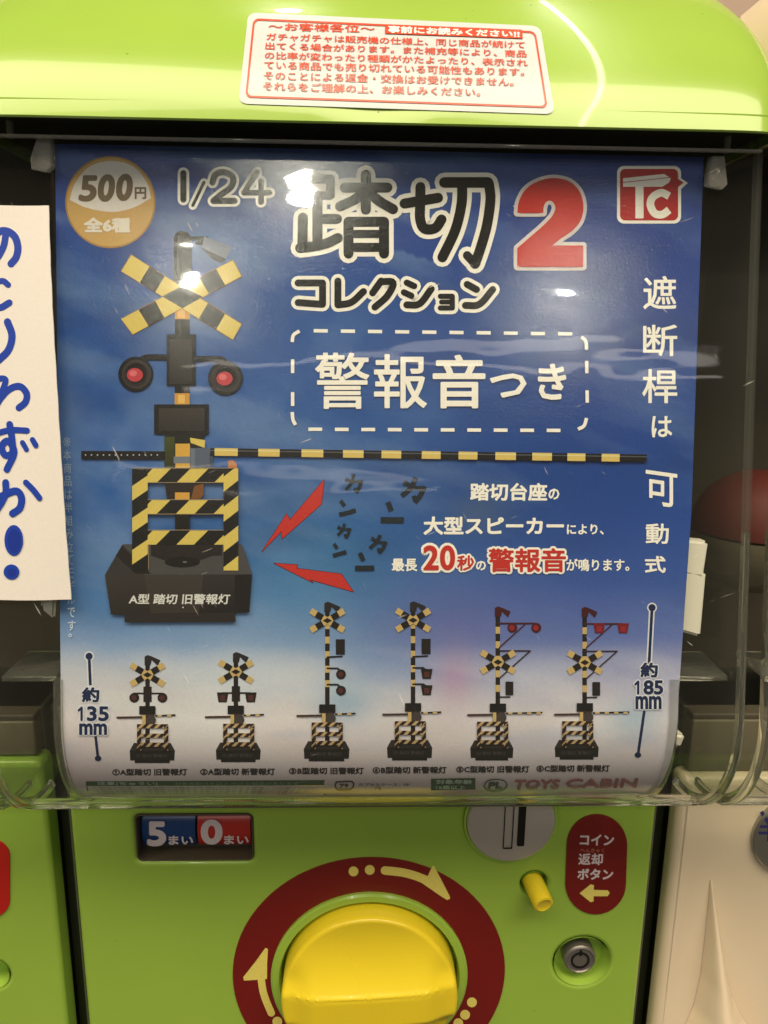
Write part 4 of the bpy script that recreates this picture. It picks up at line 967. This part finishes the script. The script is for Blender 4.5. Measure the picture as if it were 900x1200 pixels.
def note_surf(p_):
    q, n = NOTE(p_); p_ = np.atleast_2d(p_); xr_ = np.interp(p_[:, 1], [t[1] for t in nb], [t[0] for t in nb]); u = np.clip((p_[:, 0]+70)/(xr_+70), 0, 1); w = np.clip((p_[:, 1]-240.5)/462.5, 0, 1)
    return q+n*(.0016*u**3*np.sin(math.pi*w))[:, None], n
p = Print(note_surf, .00008); BL = ink(10, 56, 146)
za = lambda pts: zz((0, 240), 3, pts); zb = lambda pts: zz((0, 500), 3, pts)
BL2 = ink(8, 44, 128)
for pts, w in ((za([(-30, 150), (-8, 100), (22, 92), (52, 112), (64, 150), (58, 185), (40, 208)]), 8.6), (za([(22, 96), (12, 150), (-20, 200), (-48, 196), (-50, 150), (-30, 116), (-8, 100)]), 8), (za([(-20, 276), (10, 268), (30, 282)]), 7), (za([(-30, 345), (0, 362), (34, 345)]), 8),
               (za([(28, 412), (44, 460), (32, 510), (-5, 548)]), 8.6), ([(-8, 482), (1, 467), (12, 456), (24, 453), (32, 461), (31, 471), (23, 478)], 8), ([(-14, 434), (-13, 460), (-13, 488)], 8), ([(-26, 452), (-6, 445), (6, 444), (6, 451), (-2, 465), (-24, 484)], 7), (za([(-52, 408), (-58, 440), (-48, 484)]), 8), (za([(-20, 268), (-70, 270)]), 7), (za([(-30, 345), (-66, 356), (-72, 330)]), 8),
               (za([(-10, 803), (40, 792), (98, 794)]), 7), (zb([(36, -8), (44, 40), (46, 90), (20, 100), (8, 70), (30, 50), (52, 90), (26, 150)]), 8), (zb([(82, 56), (96, 80)]), 6), (zb([(118, 46), (130, 66)]), 6.4),
               (zb([(-20, 258), (20, 238), (60, 226), (78, 250), (72, 285), (46, 305)]), 8.4), (zb([(22, 196), (20, 240), (-14, 300)]), 8), (zb([(94, 196), (120, 222), (142, 250)]), 7)):
    p.stroke(pts, w, BL)
p.disc(16.8, 633, 11, BL, 18); p.disc(17.5, 634, 8, BL2, 14); p.disc(14, 670, 9.2, BL, 8.8); p.disc(14.5, 671, 5.5, BL2, 5)
p.build('marker_lettering', M['card'], note)

# ============================================================ small ceiling spots whose reflections the photo shows
def spot(surf, px, size, L, dist, col=(1, .93, .8), sy=None):
    P, N = surf((px[0], px[1])); P, N = P[0], N[0]; d = rays(px)[0]; d /= np.linalg.norm(d); r = d-2*d.dot(N)*N
    loc = P+r*dist; area = math.pi*size*size/4 if sy is None else size*sy
    lamp('spot_lamp', loc, P, size, sy or size, L*math.pi*area, col, 'DISK' if sy is None else 'RECTANGLE')
spot(COVER, (352, 214), .09, 130, 2.2); spot(POSTER, (226, 326), .06, 260, 2.4); spot(POSTER, (662, 352), .06, 260, 2.4)
spot(lid_surf, (340, 14), .06, 90, 1.8); 

def hit(px, z):
    P, N = lid_surf(px); P, N = P[0], N[0]; d = rays(px)[0]; d /= np.linalg.norm(d); r = d-2*d.dot(N)*N; return P+r*(z-P[2])/r[2]
a, b = hit((634, 2), 1.7), hit((684, 140), 1.7); mid = Vector((a+b)/2); dv = Vector(b-a)
l = bpy.data.lights.new('ceiling_tube', 'AREA'); l.shape = 'RECTANGLE'; l.size = dv.length; l.size_y = .013; l.color = (1, .92, .8)
l.energy = 30*math.pi*l.size*l.size_y; o = bpy.data.objects.new('ceiling_tube', l); COL.objects.link(o)
X_ = dv.normalized(); Zv = (mid-Vector(CTR)); Zv = (Zv-X_*Zv.dot(X_)).normalized(); Yv = Zv.cross(X_)
o.matrix_world = Matrix(((X_.x, Yv.x, Zv.x, mid.x), (X_.y, Yv.y, Zv.y, mid.y), (X_.z, Yv.z, Zv.z, mid.z), (0, 0, 0, 1)))

def bar_light(px, elev_dist, wdt, hgt, rad_):
    P, N = COVER(px); P, N = P[0], N[0]; d = rays(px)[0]; d /= np.linalg.norm(d); r = d-2*d.dot(N)*N
    lamp('streak_light', P+r*elev_dist, P, wdt, hgt, rad_*math.pi*wdt*hgt, (1, .93, .82))  # unseen bar added to lay pale reflected streaks across the cover
bar_light((520, 425), 3.2, 2.4, .05, 5); bar_light((330, 560), 3.6, 1.6, .04, 3)
